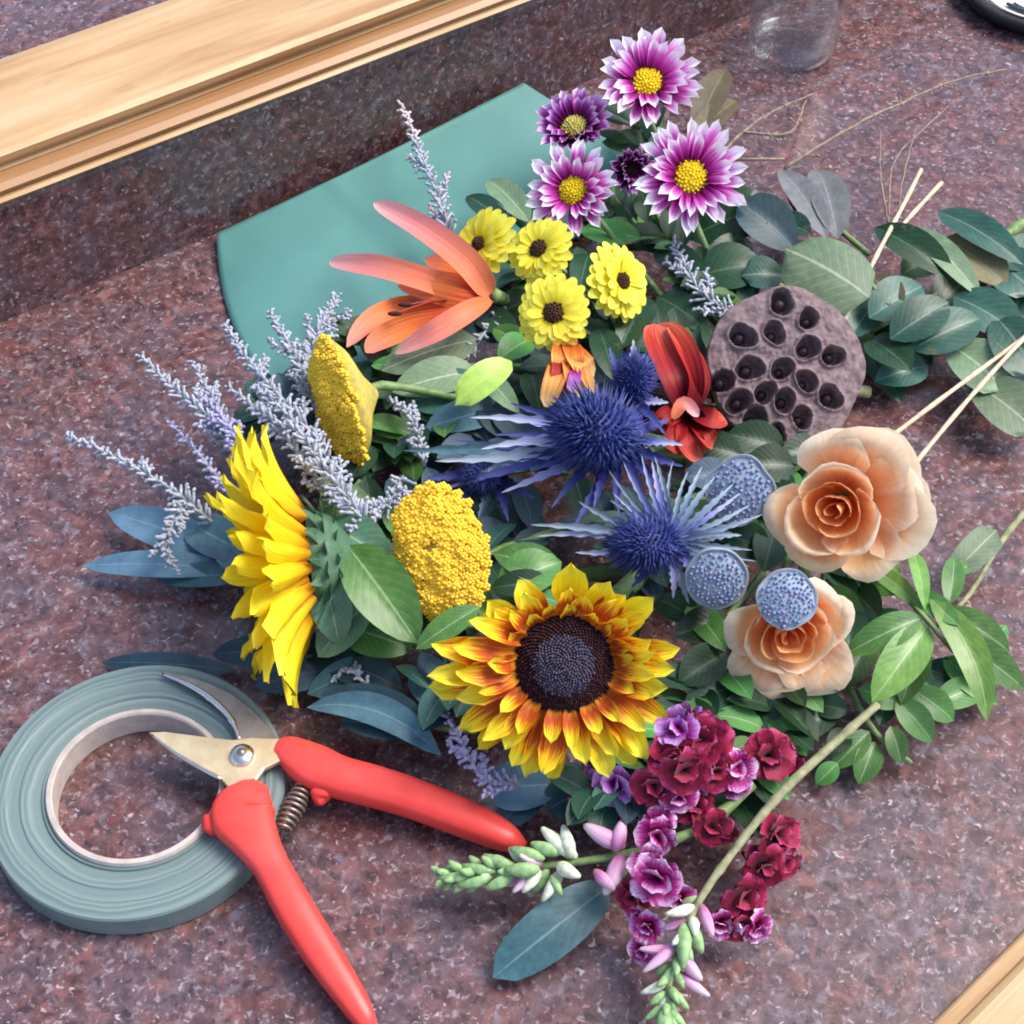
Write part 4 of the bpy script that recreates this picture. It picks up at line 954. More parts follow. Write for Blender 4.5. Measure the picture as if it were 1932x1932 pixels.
snapdragon('snapdragon spike with a bare pale stem running down to green buds at the bottom edge',
    [(1655, 1330, .046), (1590, 1388, .046), (1500, 1470, .045), (1440, 1535, .042), (1385, 1605, .038), (1325, 1690, .032), (1288, 1770, .026), (1262, 1860, .020), (1254, 1960, .014)],
    [(1448, 1425, .040, 64, 'crim', .3, .1), (1462, 1572, .030, 58, 'crim', .4, -.1, 5), (1440, 1630, .028, 52, 'crim', .3, -.3, 5), (1475, 1625, .024, 46, 'crim', .6, -.2, 4), (1345, 1560, .034, 44, 'crim', .0, .1, 4), (1280, 1690, .030, 36, 'mag', -.2, -.3, 4), (1195, 1690, .022, 34, 'crim', -.5, -.1, 4), (1215, 1790, .018, 30, 'mag', -.4, -.3, 4), (1390, 1745, .020, 34, 'crim', .2, -.5, 4), (1402, 1690, .026, 56, 'crim', .3, -.4), (1360, 1738, .022, 46, 'mag', -.1, -.5, 4),
     (1425, 1745, .020, 42, 'mag', .5, -.5, 4), (1225, 1745, .024, 44, 'mag', -.5, -.2, 4), (1243, 1655, .040, 66, 'mag', -.3, -.2), (1310, 1520, .034, 52, 'crim', .1, .2)],
    [(1285, 1770, .026, 1212, 1835, .024, 34, 'pinkbud'), (1275, 1790, .024, 1205, 1790, .024, 30, 'pinkbud'), (1280, 1800, .024, 1325, 1850, .022, 40, 'pinkbud'), (1270, 1830, .020, 1340, 1880, .018, 34, 'pinkbud'),
     (1262, 1850, .020, 1208, 1874, .018, 28, 'whitebud'), (1258, 1870, .018, 1245, 1905, .016, 30, 'whitebud'), (1260, 1860, .02, 1300, 1905, .016, 28, 'greenbud'),
     (1300, 1740, .028, 1325, 1800, .024, 42, 'greenbud'), (1290, 1740, .030, 1288, 1830, .028, 44, 'greenbud'), (1258, 1890, .016, 1215, 1925, .014, 26, 'greenbud'), (1256, 1900, .016, 1295, 1940, .012, 32, 'greenbud'), (1255, 1900, .018, 1250, 1975, .016, 46, 'greenbud'), (1275, 1820, .024, 1240, 1862, .022, 24, 'greenbud')])
snapdragon('snapdragon spike lying to the left, pale green tip beside the red pruner handle',
    [(1420, 1480, .034), (1340, 1550, .032), (1230, 1600, .028), (1120, 1622, .024), (1010, 1635, .020), (900, 1648, .017), (835, 1655, .014)],
    [(1320, 1395, .052, 74, 'crim', .1, .1, 6), (1270, 1430, .050, 62, 'crim', -.2, .2, 5), (1345, 1450, .046, 54, 'crim', .3, -.2, 5), (1235, 1480, .044, 54, 'crim', -.2, -.1, 5), (1280, 1500, .042, 44, 'mag', .1, -.3, 4), (1280, 1375, .058, 52, 'viol', -.4, .5, 4), (1385, 1450, .044, 52, 'mag', .2, .0, 4), (1160, 1475, .036, 54, 'viol', -.4, -.2),
     (1190, 1510, .030, 46, 'mag', -.2, -.4, 4), (1240, 1575, .040, 50, 'mag', -.1, -.1, 4), (1290, 1450, .054, 60, 'crim', .1, -.3, 5), (1110, 1510, .024, 36, 'crim', -.4, -.1, 4)],
    [(1180, 1600, .028, 1100, 1555, .032, 52, 'pinkbud'), (1175, 1610, .028, 1140, 1690, .024, 52, 'pinkbud'), (1160, 1610, .03, 1175, 1545, .034, 44, 'pinkbud'), (1120, 1640, .03, 1160, 1680, .026, 36, 'pinkbud'),
     (1090, 1620, .024, 1020, 1560, .030, 46, 'whitebud'), (1080, 1620, .026, 1062, 1555, .032, 40, 'whitebud'), (1050, 1630, .026, 1096, 1655, .028, 42, 'whitebud'), (1060, 1640, .022, 1022, 1702, .020, 36, 'whitebud'), (1020, 1640, .022, 985, 1685, .020, 34, 'whitebud'),
     (1060, 1610, .026, 1000, 1590, .028, 40, 'greenbud'), (1030, 1620, .026, 960, 1600, .026, 40, 'greenbud'), (1020, 1640, .026, 950, 1640, .026, 44, 'greenbud'), (980, 1640, .022, 910, 1612, .022, 34, 'greenbud'), (970, 1650, .022, 915, 1678, .020, 36, 'greenbud'),
     (940, 1645, .02, 870, 1632, .019, 32, 'greenbud'), (930, 1655, .02, 862, 1672, .017, 32, 'greenbud'), (900, 1652, .018, 822, 1655, .015, 30, 'greenbud'), (1040, 1650, .024, 1060, 1690, .022, 28, 'greenbud')], (.0022, .0018, .0014, .0008), 'stem')

# ================================================================== SILVER SPRIGS
def sprig(label, pts, w0, mat='silver', n=46, side_twigs=2, tipmat=None, nub=1.0):
    w0 *= .82; P3 = [P(*q) for q in pts]; t = thing('silver_sprig', label, 'sprig', P3[0], 'silvery filler sprigs')
    sp = smoothpts(P3, 8)
    tube('stem', P3, [.0010, .0007, .0004], M['silverstem'], t, 6)
    mb = MB(); N = len(sp)
    def nubs(path, n, w_):
        NN = len(path); n = int(n*1.4)
        for i in range(n):
            u = (i+rnd.random())/n; q = min(int(u*(NN-1)), NN-2); p = path[q].lerp(path[q+1], u*(NN-1)-q); d = (path[q+1]-path[q]).normalized()
            a = i*2.4+rnd.uniform(-.5, .5); s = d.orthogonal().normalized(); s2 = d.cross(s); r = s*math.cos(a)+s2*math.sin(a)
            ln = w_*mpp(p)*(1.05-.72*u)*rnd.uniform(.6, 1.2)*nub; dr = (r+d*.8).normalized()
            mb.ell(p+dr*ln*.5, dr, d+s*.1, ln*.5, max(.0009, ln*.10), 5, 4, 1 if (tipmat and u > .72) else 0)
            if rnd.random() < .6: mb.ell(p+dr*ln, (r+d*.2), d, .0013*nub, .0009*nub, 5, 3, 1 if (tipmat and u > .72) else 0)
    nubs(sp, n, w0)
    for k_ in range(side_twigs):
        q = int(N*(.15+.6*k_/max(1, side_twigs))); p = sp[q]; d = (sp[min(q+4, N-1)]-sp[q]).normalized(); sgn = 1 if k_ % 2 else -1
        s = d.cross(Vector((0, 0, 1)))*sgn*rnd.uniform(.6, 1)
        L = w0*mpp(p)*rnd.uniform(1.4, 2.2); br = [p, p+(d+s).normalized()*L*.5, p+(d*1.4+s).normalized()*L]
        b2 = smoothpts(br, 4); mb.tube(b2, [.0005]*len(b2), 5, 0); nubs(b2, 10, w0*.6)
    mats = [M[mat]]+([M[tipmat]] if tipmat else [])
    o = link_world('florets', mb.mesh('florets', mats), t); o['kind'] = 'stuff'
sprig('silvery sprig reaching farthest left over the bare granite', [(400, 985, .022), (340, 935, .03), (260, 885, .03), (190, 850, .026), (125, 822, .022)], 36, n=60)
sprig('silvery sprig pointing up left, second from the far left one', [(450, 850, .03), (395, 790, .038), (330, 735, .036), (265, 672, .030)], 40, n=60)
sprig('short grey green sprig just right of the forked silver pair', [(450, 820, .03), (410, 765, .038), (385, 725, .036), (362, 680, .032)], 28, 'silver', 30, 2)
sprig('long silvery sprig crossing the lower left corner of the teal paper', [(640, 900, .045), (575, 800, .055), (510, 730, .050), (460, 670, .044), (425, 612, .038)], 38, n=80, side_twigs=4)
sprig('silvery sprig on the teal paper just left of the edge on yarrow', [(590, 760, .040), (570, 700, .046), (540, 640, .044), (508, 588, .040)], 36, n=46, side_twigs=3)
sprig('bushy silvery sprig rising behind the edge on yarrow', [(590, 720, .034), (590, 660, .040), (610, 610, .042), (635, 560, .040)], 46, n=60, side_twigs=4)
sprig('pale lilac sprig tip low at left above the side sunflower', [(440, 940, .026), (395, 880, .032), (355, 835, .030), (318, 795, .028)], 24, 'lilac', 30, 1)
sprig('dense silvery sprig running beside the edge on yarrow to the green calyx', [(690, 985, .058), (640, 920, .062), (590, 850, .062), (540, 780, .056), (485, 735, .046)], 44, n=90, side_twigs=5)
sprig('lilac grey sprig between the long sprig and the side sunflower petals', [(470, 900, .03), (445, 830, .042), (420, 790, .042), (385, 755, .038)], 34, 'lilac', 50, 3)
sprig('small pale tuft hanging over the grey blue leaves at left', [(345, 955, .030), (320, 1000, .032), (312, 1040, .030), (335, 1080, .024)], 30, n=34, side_twigs=2)
sprig('tall thin sprig with a pinkish tip standing over the teal paper', [(850, 450, .03), (825, 370, .04), (790, 280, .042), (757, 198, .038)], 34, n=60, side_twigs=3, tipmat='pinkish')
sprig('silvery sprig tucked between the long sprigs above the sunflower', [(650, 960, .05), (580, 880, .056), (520, 800, .052), (480, 770, .048), (430, 730, .040)], 36, n=60, side_twigs=4)
sprig('silver sprig in the gap between the two yarrow heads', [(760, 900, .036), (735, 950, .05), (700, 960, .056), (660, 1000, .058)], 36, n=50, side_twigs=3)
sprig('curled silver sprig right of the edge on yarrow', [(800, 880, .035), (790, 820, .042), (765, 775, .044), (735, 755, .042)], 28, n=34, side_twigs=2)
sprig('pale sprig tip in the shade below the side sunflower', [(735, 1330, .012), (690, 1290, .018), (655, 1262, .018), (625, 1285, .016)], 22, n=22, side_twigs=2)
sprig('greyish lilac sprig poking out under the lower left sunflower petals', [(980, 1480, .020), (915, 1470, .026), (870, 1400, .028), (835, 1330, .026)], 34, 'lilac', 40, 3)
sprig('silvery sprig over the grey green leaf, right of the salmon lily', [(960, 560, .03), (905, 640, .036), (860, 690, .036), (820, 740, .034)], 30, n=36, side_twigs=2)
sprig('silver grey sprig between the yellow daisy and the lotus pod', [(1400, 600, .03), (1330, 560, .038), (1290, 500, .038), (1270, 455, .034)], 40, n=50, side_twigs=3)

# ================================================================== LEAVES
def leafy(label, cat, stem, leaves, smat='stem', name='leafy_sprig', group=None, r=(.0016, .0010)):
    base = P(*stem[0]); t = thing(name, label, cat, base, group)
    tube('stem', [P(*q) for q in stem], list(r), M[smat], t, 6)
    for lf in leaves:
        x0, y0, z0, x1, y1, z1, w_, m_ = lf[:8]; kw = lf[8] if len(lf) > 8 else {}
        leaf(t, P(x0, y0, z0), P(x1, y1, z1), w_, m_, **kw)
    return t
G = 'cut foliage sprigs'
leafy('blue grey eucalyptus leaves lying flat at far left beside the side sunflower', 'leaves', [(560, 1060, .014), (480, 1060, .012), (400, 1050, .010)],
      [(430, 1045, .012, 205, 968, .010, 78, 'blue', {'vfold': .12}), (440, 1075, .010, 155, 1068, .006, 54, 'blue', {'vfold': .12}), (470, 1050, .016, 345, 985, .014, 84, 'blue'), (470, 1085, .010, 300, 1095, .006, 50, 'blue'), (500, 1100, .012, 400, 1010, .016, 70, 'blue')], 'stem', group=G)
leafy('blue eucalyptus leaf group under the face up sunflower, one leaf catching light', 'leaves', [(900, 1380, .014), (820, 1370, .014), (740, 1350, .012)],
      [(832, 1425, .016, 578, 1335, .016, 62, 'blue', {'side': -.12, 'cup': .1}), (800, 1350, .018, 600, 1315, .014, 74, 'navy'), (800, 1380, .018, 640, 1360, .016, 60, 'navy'), (760, 1300, .016, 600, 1230, .014, 80, 'navy'), (850, 1340, .02, 770, 1280, .02, 50, 'blue')], 'stem', group=G)
leafy('single large blue grey leaf pointing to the bottom edge', 'leaf', [(1180, 1640, .012), (1140, 1690, .010)],
      [(1150, 1670, .012, 930, 1845, .005, 104, 'blue', {'vfold': .15, 'a_': .5, 'b_': .5})], 'stem', name='eucalyptus_leaf', group=G)
leafy('round grey blue leaves under the bottom petals of the dark eyed sunflower', 'leaves', [(1100, 1480, .014), (1040, 1500, .012), (1000, 1500, .010)],
      [(1060, 1480, .014, 915, 1490, .014, 96, 'blue', {'b_': .4}), (1120, 1480, .012, 1030, 1530, .012, 84, 'navy', {'b_': .4}), (1040, 1460, .012, 940, 1560, .008, 70, 'navy', {'b_': .5})], 'stem', group=G)
leafy('dusky leaves in the shadow between the tape roll and the side sunflower', 'leaves', [(760, 1240, .012), (620, 1240, .010), (480, 1250, .008)],
      [(560, 1230, .010, 400, 1235, .006, 60, 'navy'), (440, 1265, .008, 190, 1250, .0025, 44, 'navy', {'vfold': .05}), (640, 1260, .012, 480, 1295, .006, 70, 'navy'), (700, 1270, .014, 560, 1210, .014, 76, 'navy'), (720, 1250, .016, 580, 1310, .010, 64, 'blue')], 'stem', group=G)
leafy('broad green sunflower leaves with pale ribs right of the side sunflower', 'leaves', [(900, 1150, .018), (780, 1120, .022), (680, 1060, .028)],
      [(655, 1030, .056, 790, 1215, .040, 118, 'green', {'vfold': .35}), (620, 990, .054, 735, 1060, .052, 96, 'mid'), (640, 1180, .030, 780, 1225, .026, 90, 'green'), (610, 1060, .056, 640, 1215, .030, 80, 'mid'), (700, 1130, .04, 600, 1240, .024, 80, 'mid'), (600, 960, .050, 700, 940, .044, 70, 'green')], 'stem', name='sunflower_foliage', group=G)
leafy('narrow green leaf tucked against the upper left sunflower petals', 'leaf', [(920, 1180, .04), (880, 1180, .044)],
      [(905, 1145, .052, 785, 1225, .044, 52, 'green', {'vfold': .3}), (940, 1110, .044, 1060, 1060, .046, 90, 'green', {'arch': .12}), (1060, 1090, .04, 930, 1045, .05, 76, 'green', {'arch': .15}), (1040, 1100, .045, 925, 1110, .046, 56, 'dark')], 'stem', name='green_leaf', group=G)
leafy('lime green bud leaf standing out between the lily and the small orange flower', 'leaf', [(1000, 690, .03), (970, 690, .040)],
      [(965, 682, .056, 858, 765, .050, 66, 'lime', {'vfold': .1, 'a_': .5, 'b_': .4, 'arch': .14})], 'stem', name='lime_leaf', group=G)
leafy('grey green eucalyptus leaves under the salmon lily', 'leaves', [(1000, 700, .02), (900, 690, .024), (800, 690, .026)],
      [(900, 640, .038, 720, 700, .040, 90, 'sage', {'vfold': .1}), (940, 740, .034, 760, 760, .034, 96, 'teal'), (900, 700, .040, 740, 740, .040, 80, 'sage'), (960, 770, .032, 800, 810, .034, 70, 'blue'), (960, 640, .03, 850, 600, .03, 70, 'navy'), (780, 690, .038, 700, 690, .036, 34, 'green'), (1000, 660, .035, 930, 620, .036, 50, 'green'), (900, 700, .04, 980, 780, .04, 46, 'sage')], 'stem', group=G)
leafy('green leaves crowded behind the yellow daisies', 'leaves', [(1250, 640, .02), (1120, 600, .024), (960, 560, .024)],
      [(1010, 560, .036, 930, 600, .030, 60, 'dark'), (1110, 480, .036, 1090, 560, .044, 56, 'dark'), (1000, 420, .036, 920, 340, .03, 56, 'sage'), (960, 430, .034, 880, 370, .03, 48, 'teal'), (1000, 640, .036, 940, 680, .04, 60, 'green'), (1130, 620, .04, 1160, 720, .04, 60, 'dark'), (1220, 560, .036, 1170, 660, .040, 70, 'dark'), (1180, 460, .04, 1100, 430, .03, 60, 'green'), (1120, 440, .03, 1210, 450, .035, 56, 'green'), (1000, 700, .036, 1020, 780, .04, 52, 'dark'), (900, 590, .03, 980, 640, .036, 60, 'dark'), (1060, 470, .03, 960, 390, .028, 60, 'teal')], 'stem', group=G)
leafy('glossy dark leaves under the largest daisy mum', 'leaves', [(1500, 560, .02), (1420, 500, .026), (1340, 440, .028)],
      [(1300, 450, .03, 1460, 385, .046, 110, 'dark', {'b_': .45}), (1500, 470, .034, 1390, 380, .048, 100, 'navy', {'b_': .45}), (1320, 520, .032, 1440, 500, .034, 100, 'dark'), (1240, 470, .03, 1330, 540, .034, 70, 'dark'), (1480, 520, .034, 1400, 520, .036, 70, 'teal', {'b_': .4}), (1330, 620, .03, 1240, 560, .03, 70, 'dark'), (1420, 460, .034, 1330, 490, .036, 60, 'dark'), (1310, 250, .03, 1370, 130, .03, 60, 'brownleaf'), (1300, 270, .03, 1390, 190, .026, 50, 'brownleaf')], 'stem', group=G)
leafy('cupped pale sage leaf just above the lotus pod', 'leaf', [(1660, 560, .03), (1640, 530, .040)],
      [(1640, 560, .044, 1480, 470, .050, 150, 'sage', {'a_': .35, 'b_': .35, 'cup': -.1, 'vfold': 0})], 'stem', name='sage_leaf', group=G)
leafy('grey mauve leaves right of the largest daisy mum', 'leaves', [(1640, 480, .018), (1570, 420, .02), (1500, 340, .02)],
      [(1580, 450, .026, 1540, 320, .018, 76, 'greyleaf'), (1560, 450, .026, 1470, 320, .022, 60, 'greyleaf'), (1500, 400, .026, 1480, 330, .018, 26, 'dark'), (1530, 440, .028, 1450, 420, .02, 60, 'teal')], 'stem', group=G)
leafy('eucalyptus branch with folded teal leaves at the right edge under the straws', 'branch', [(1640, 620, .012), (1760, 560, .016), (1850, 480, .018), (1960, 400, .02), (2050, 340, .02)],
      [(1650, 430, .036, 1800, 525, .030, 74, 'dark', {'vfold': .3}), (1720, 430, .034, 1850, 560, .028, 56, 'sage', {'vfold': .2}), (1780, 450, .026, 1900, 540, .022, 96, 'brownleaf'), (1770, 400, .030, 1932, 500, .03, 70, 'teal'), (1850, 480, .02, 1960, 560, .02, 110, 'teal', {'b_': .4}),
       (1640, 600, .028, 1740, 540, .03, 90, 'teal'), (1680, 640, .028, 1790, 570, .034, 84, 'teal'), (1640, 640, .02, 1720, 700, .024, 80, 'dark'), (1720, 660, .024, 1850, 600, .028, 90, 'teal'), (1790, 650, .02, 1900, 740, .018, 110, 'sage', {'b_': .4}), (1800, 560, .026, 1932, 640, .022, 96, 'teal'),
       (1880, 600, .026, 1960, 720, .02, 120, 'teal', {'b_': .4}), (1830, 720, .016, 1960, 820, .012, 110, 'sage', {'b_': .4}), (1700, 580, .03, 1640, 520, .03, 60, 'brownleaf'), (1750, 690, .014, 1650, 720, .014, 70, 'teal'), (1880, 500, .024, 1990, 470, .02, 80, 'teal'), (1660, 560, .02, 1600, 640, .02, 70, 'teal')], 'sage' if False else 'stem', r=(.003, .0026, .0026), group=G)
leafy('whorl of bright green leaves right of the lower rose', 'leaves', [(1600, 1060, .02), (1680, 1100, .026), (1740, 1160, .030), (1800, 1230, .02)],
      [(1740, 1165, .046, 1595, 1235, .038, 64, 'green', {'arch': .14}), (1750, 1180, .044, 1645, 1325, .036, 82, 'bright'), (1755, 1130, .050, 1862, 1362, .034, 66, 'bright', {'side': .08}), (1720, 1120, .044, 1810, 1180, .05, 50, 'green'), (1720, 1040, .040, 1745, 1150, .05, 34, 'bright'),
       (1640, 1070, .036, 1740, 1150, .044, 40, 'bright'), (1780, 1150, .034, 1905, 1230, .02, 62, 'green'), (1790, 1200, .028, 1932, 1300, .012, 70, 'green'), (1700, 1080, .04, 1640, 1060, .036, 30, 'bright'), (1740, 1200, .03, 1700, 1330, .022, 60, 'green'), (1790, 1140, .03, 1800, 1050, .03, 44, 'green'), (1830, 1260, .018, 1900, 1180, .02, 46, 'green'), (1600, 1090, .03, 1690, 1040, .04, 30, 'bright')], 'stem', group=G)
leafy('pale folded leaf on a thin stem at right, above the bright whorl', 'leaf', [(1960, 935, .018), (1890, 1020, .016), (1830, 1120, .014), (1770, 1180, .016)],
      [(1800, 1080, .016, 1880, 1000, .018, 62, 'sage', {'a_': .25, 'b_': .2, 'vfold': .1}), (1850, 1060, .012, 1780, 1090, .02, 30, 'green')], 'woodstem', name='folded_leaf', group=G)
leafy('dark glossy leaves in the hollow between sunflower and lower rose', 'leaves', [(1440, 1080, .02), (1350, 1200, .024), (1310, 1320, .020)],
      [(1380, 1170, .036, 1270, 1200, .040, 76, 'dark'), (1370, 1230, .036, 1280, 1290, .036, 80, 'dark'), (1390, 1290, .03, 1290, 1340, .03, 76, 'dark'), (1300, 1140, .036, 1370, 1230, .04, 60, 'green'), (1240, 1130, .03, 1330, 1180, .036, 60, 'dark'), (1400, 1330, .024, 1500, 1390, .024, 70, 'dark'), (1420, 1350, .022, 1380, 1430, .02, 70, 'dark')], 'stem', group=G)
leafy('small leaved green branch below the lower rose, beside the bare stem', 'branch', [(1560, 1180, .014), (1600, 1290, .016), (1650, 1380, .014), (1720, 1440, .008)],
      [(1580, 1320, .018, 1500, 1400, .018, 60, 'dark'), (1600, 1340, .022, 1530, 1330, .02, 50, 'dark'), (1640, 1380, .014, 1570, 1450, .008, 50, 'green'), (1650, 1400, .012, 1620, 1480, .006, 54, 'green'), (1690, 1320, .022, 1760, 1400, .012, 60, 'green'), (1720, 1300, .02, 1800, 1360, .012, 60, 'green'),
       (1680, 1370, .018, 1700, 1440, .01, 44, 'green'), (1620, 1300, .024, 1700, 1330, .02, 54, 'green'), (1540, 1360, .014, 1480, 1370, .016, 50, 'green'), (1600, 1380, .014, 1560, 1420, .014, 46, 'dark'), (1760, 1330, .014, 1860, 1290, .01, 60, 'green'), (1580, 1440, .01, 1540, 1480, .005, 40, 'green'), (1500, 1420, .014, 1450, 1500, .016, 50, 'dark')], 'stem', group=G)
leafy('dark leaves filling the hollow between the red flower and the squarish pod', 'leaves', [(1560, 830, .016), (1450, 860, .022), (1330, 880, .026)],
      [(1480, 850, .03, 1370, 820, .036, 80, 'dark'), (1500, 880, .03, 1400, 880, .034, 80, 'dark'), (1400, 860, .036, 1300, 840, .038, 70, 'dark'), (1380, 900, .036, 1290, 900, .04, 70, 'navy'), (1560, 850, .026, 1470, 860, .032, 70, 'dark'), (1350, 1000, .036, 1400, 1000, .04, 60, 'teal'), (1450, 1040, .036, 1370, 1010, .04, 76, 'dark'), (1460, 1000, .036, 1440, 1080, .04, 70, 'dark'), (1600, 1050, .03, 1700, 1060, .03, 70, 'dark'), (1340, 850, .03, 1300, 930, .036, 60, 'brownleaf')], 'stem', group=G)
leafy('dark leaves crowding the shade between the lower rose and the bright whorl', 'leaves', [(1560, 1090, .010), (1640, 1180, .012), (1690, 1290, .010)],
      [(1590, 1100, .02, 1660, 1170, .026, 70, 'dark'), (1600, 1130, .024, 1600, 1240, .026, 70, 'dark'), (1640, 1160, .02, 1740, 1230, .02, 76, 'dark'), (1640, 1200, .02, 1590, 1300, .02, 64, 'green'), (1670, 1230, .016, 1760, 1300, .016, 70, 'dark'), (1680, 1260, .016, 1660, 1370, .014, 64, 'dark'), (1600, 1060, .016, 1680, 1040, .02, 60, 'green'), (1740, 1260, .012, 1840, 1300, .01, 66, 'dark'), (1620, 1100, .02, 1720, 1110, .026, 56, 'green'), (1780, 1240, .016, 1880, 1330, .01, 60, 'green')], 'stem', group=G)
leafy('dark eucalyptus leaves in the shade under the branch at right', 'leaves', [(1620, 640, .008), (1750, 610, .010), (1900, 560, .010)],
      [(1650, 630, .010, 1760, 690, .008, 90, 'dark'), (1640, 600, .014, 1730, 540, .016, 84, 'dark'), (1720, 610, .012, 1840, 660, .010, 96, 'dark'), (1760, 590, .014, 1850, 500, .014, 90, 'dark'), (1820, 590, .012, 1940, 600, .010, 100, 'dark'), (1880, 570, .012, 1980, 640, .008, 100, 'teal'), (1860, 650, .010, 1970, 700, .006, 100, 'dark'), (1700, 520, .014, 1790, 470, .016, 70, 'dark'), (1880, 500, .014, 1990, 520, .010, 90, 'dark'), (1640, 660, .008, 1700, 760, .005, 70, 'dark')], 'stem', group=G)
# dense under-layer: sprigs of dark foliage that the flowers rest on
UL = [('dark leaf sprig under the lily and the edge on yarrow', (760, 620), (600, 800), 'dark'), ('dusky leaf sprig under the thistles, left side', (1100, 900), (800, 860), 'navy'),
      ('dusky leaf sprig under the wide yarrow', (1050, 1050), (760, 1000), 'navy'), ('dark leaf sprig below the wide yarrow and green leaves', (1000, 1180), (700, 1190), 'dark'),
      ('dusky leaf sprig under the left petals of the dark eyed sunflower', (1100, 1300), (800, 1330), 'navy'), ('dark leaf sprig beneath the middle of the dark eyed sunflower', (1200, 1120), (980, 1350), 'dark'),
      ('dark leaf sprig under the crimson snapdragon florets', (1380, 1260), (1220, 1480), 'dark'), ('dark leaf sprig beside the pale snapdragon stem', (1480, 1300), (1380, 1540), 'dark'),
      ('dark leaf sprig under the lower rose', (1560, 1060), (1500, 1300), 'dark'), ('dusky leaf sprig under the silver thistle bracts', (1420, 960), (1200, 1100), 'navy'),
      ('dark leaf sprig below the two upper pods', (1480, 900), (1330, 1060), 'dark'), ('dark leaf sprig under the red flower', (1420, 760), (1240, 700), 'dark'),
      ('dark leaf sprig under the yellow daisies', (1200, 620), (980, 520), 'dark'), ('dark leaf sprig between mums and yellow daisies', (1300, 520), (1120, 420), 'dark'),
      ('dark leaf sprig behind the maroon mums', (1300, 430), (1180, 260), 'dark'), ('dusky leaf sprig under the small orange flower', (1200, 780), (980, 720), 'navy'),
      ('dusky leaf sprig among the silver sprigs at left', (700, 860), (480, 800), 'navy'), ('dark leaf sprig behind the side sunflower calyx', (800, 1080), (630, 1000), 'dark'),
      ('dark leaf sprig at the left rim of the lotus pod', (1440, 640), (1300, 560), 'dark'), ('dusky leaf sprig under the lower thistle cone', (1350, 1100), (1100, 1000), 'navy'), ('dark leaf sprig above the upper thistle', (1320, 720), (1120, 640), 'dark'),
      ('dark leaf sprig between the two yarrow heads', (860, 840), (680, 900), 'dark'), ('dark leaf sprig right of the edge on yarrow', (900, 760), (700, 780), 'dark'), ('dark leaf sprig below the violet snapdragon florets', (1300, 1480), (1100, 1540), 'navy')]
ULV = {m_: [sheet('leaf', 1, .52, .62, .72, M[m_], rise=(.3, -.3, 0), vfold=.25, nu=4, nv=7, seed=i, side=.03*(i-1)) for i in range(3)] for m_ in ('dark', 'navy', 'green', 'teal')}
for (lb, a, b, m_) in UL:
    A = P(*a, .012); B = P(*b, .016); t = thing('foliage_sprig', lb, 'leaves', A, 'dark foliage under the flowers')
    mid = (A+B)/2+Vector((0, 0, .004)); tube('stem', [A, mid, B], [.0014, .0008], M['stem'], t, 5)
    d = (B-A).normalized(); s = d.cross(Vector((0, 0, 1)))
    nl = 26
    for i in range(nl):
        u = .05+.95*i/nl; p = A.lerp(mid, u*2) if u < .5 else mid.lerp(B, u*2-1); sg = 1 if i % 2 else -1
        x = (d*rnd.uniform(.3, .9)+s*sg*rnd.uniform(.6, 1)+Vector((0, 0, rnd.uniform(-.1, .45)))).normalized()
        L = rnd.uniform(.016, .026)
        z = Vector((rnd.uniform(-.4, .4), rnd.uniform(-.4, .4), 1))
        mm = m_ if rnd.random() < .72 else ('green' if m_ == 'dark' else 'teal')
        link('leaf', ULV[mm][rnd.randrange(3)], t, basis(p+Vector((0, 0, rnd.uniform(0, .016))), x, z) @ Matrix.Diagonal((L, L, L, 1)))

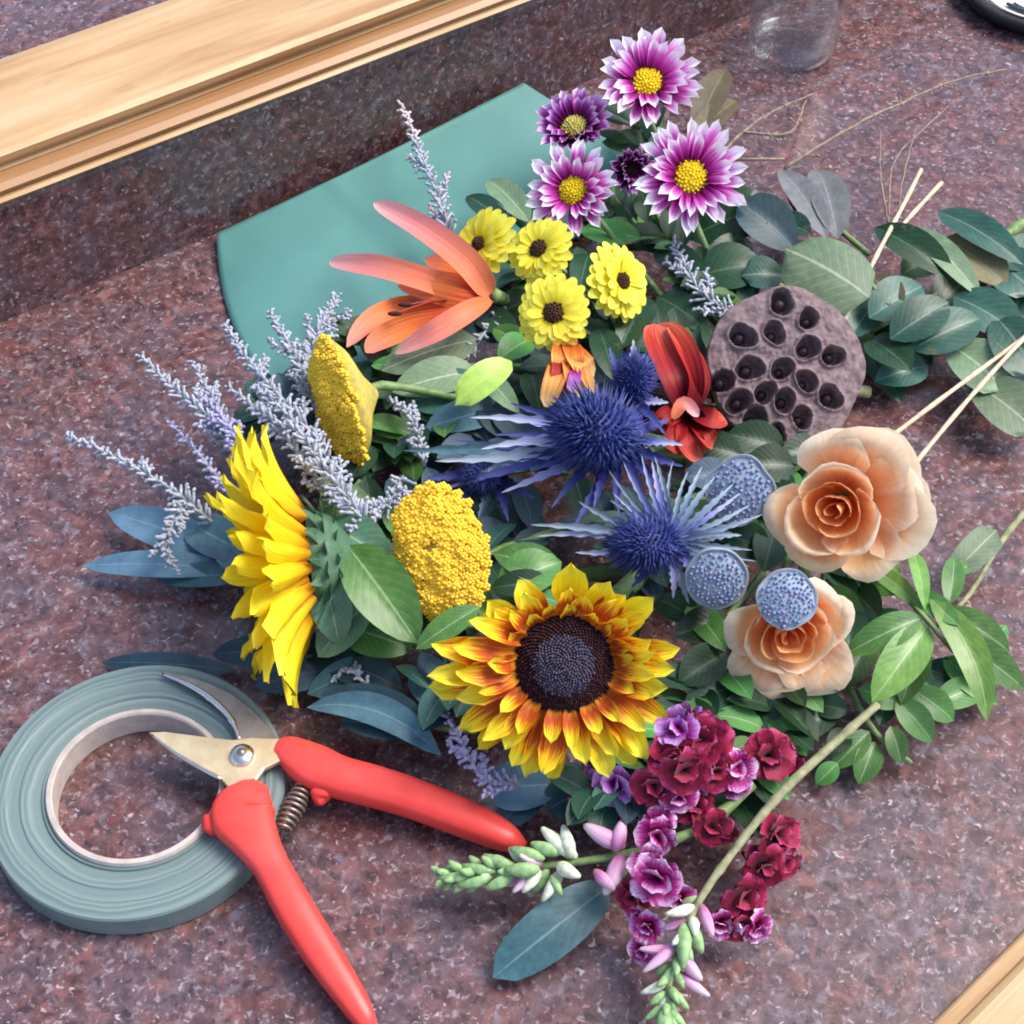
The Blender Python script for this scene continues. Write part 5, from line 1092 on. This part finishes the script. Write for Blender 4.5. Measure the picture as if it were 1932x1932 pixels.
# ================================================================== STRAWS, TWIGS
def straw(label, pts, r=.0011):
    P3 = [P(*q) for q in pts]; mb = MB(); sp = smoothpts(P3, 6)
    mb.tube(sp, [r*(1+.12*math.sin(i*1.3)) for i in range(len(sp))], 8)
    c = P3[0]; me = mb.mesh('straw', M['straw']); me.transform(Matrix.Translation(-c))
    o = link('straw', me, None, Matrix.Translation(c)); o['label'] = label; o['category'] = 'straw'; o['group'] = 'pale straws laid over the foliage'
straw('long pale straw ending at the lotus pod, left tip of the pair', [(1588, 612, .034), (1625, 540, .038), (1660, 470, .040), (1700, 395, .036), (1738, 320, .030)])
straw('short pale straw to the right of the long one above the dark leaf', [(1690, 440, .036), (1725, 400, .034), (1776, 345, .028)])
straw('upper of two pale straws running from the right edge to the upper rose', [(1650, 848, .030), (1760, 764, .032), (1860, 690, .032), (2010, 580, .030)])
straw('lower of two pale straws running from the right edge to the upper rose', [(1712, 892, .024), (1800, 785, .028), (1870, 705, .032), (1990, 575, .034)])
def twig(label, paths, mat='twig', r=.0008, nodes=True):
    c = P(*paths[0][0]); mb = MB()
    for pts in paths:
        sp = smoothpts([P(*q) for q in pts], 6); sp = [p+Vector((rnd.uniform(-1, 1), rnd.uniform(-1, 1), 0))*.0004 for p in sp]
        mb.tube(sp, [r*(1-.5*i/len(sp)) for i in range(len(sp))], 6)
        if nodes:
            for i in range(3, len(sp)-1, 5):
                mb.ell(sp[i], sp[i+1]-sp[i], Vector((0, 0, 1)), .0018, .0012, 6, 4)
                d = (sp[i+1]-sp[i]).normalized(); s = d.cross(Vector((0, 0, 1)))*(1 if i % 2 else -1)
                mb.tube([sp[i], sp[i]+(d+s).normalized()*.006], [r*.5, r*.3], 5); mb.ell(sp[i]+(d+s).normalized()*.0065, s, d, .0014, .0009, 5, 3)
    me = mb.mesh('dry_twig', M[mat]); me.transform(Matrix.Translation(-c)); o = link('dry_twig', me, None, Matrix.Translation(c)); o['label'] = label; o['category'] = 'twig'; o['group'] = 'dry twigs on the granite'
twig('dry knobbly twig slanting across the bare granite at the upper right', [[(1480, 318, .006), (1560, 268, .010), (1640, 222, .012), (1700, 195, .010), (1790, 155, .006), (1900, 130, .004)]], r=.0010)
twig('thin dry grass stalks standing up from the eucalyptus at upper right', [[(1680, 440, .02), (1662, 340, .016), (1660, 240, .010)], [(1690, 440, .02), (1705, 330, .016), (1730, 235, .008)], [(1676, 430, .018), (1690, 300, .010), (1790, 200, .006)]], 'twig', .0006, False)
twig('dry brown twig just right of the topmost mum', [[(1330, 330, .012), (1400, 250, .014), (1470, 205, .012), (1540, 175, .006)], [(1400, 250, .014), (1490, 250, .010), (1520, 190, .006)], [(1350, 300, .012), (1480, 300, .010)]], r=.0009)
print('objects', len(bpy.data.objects))
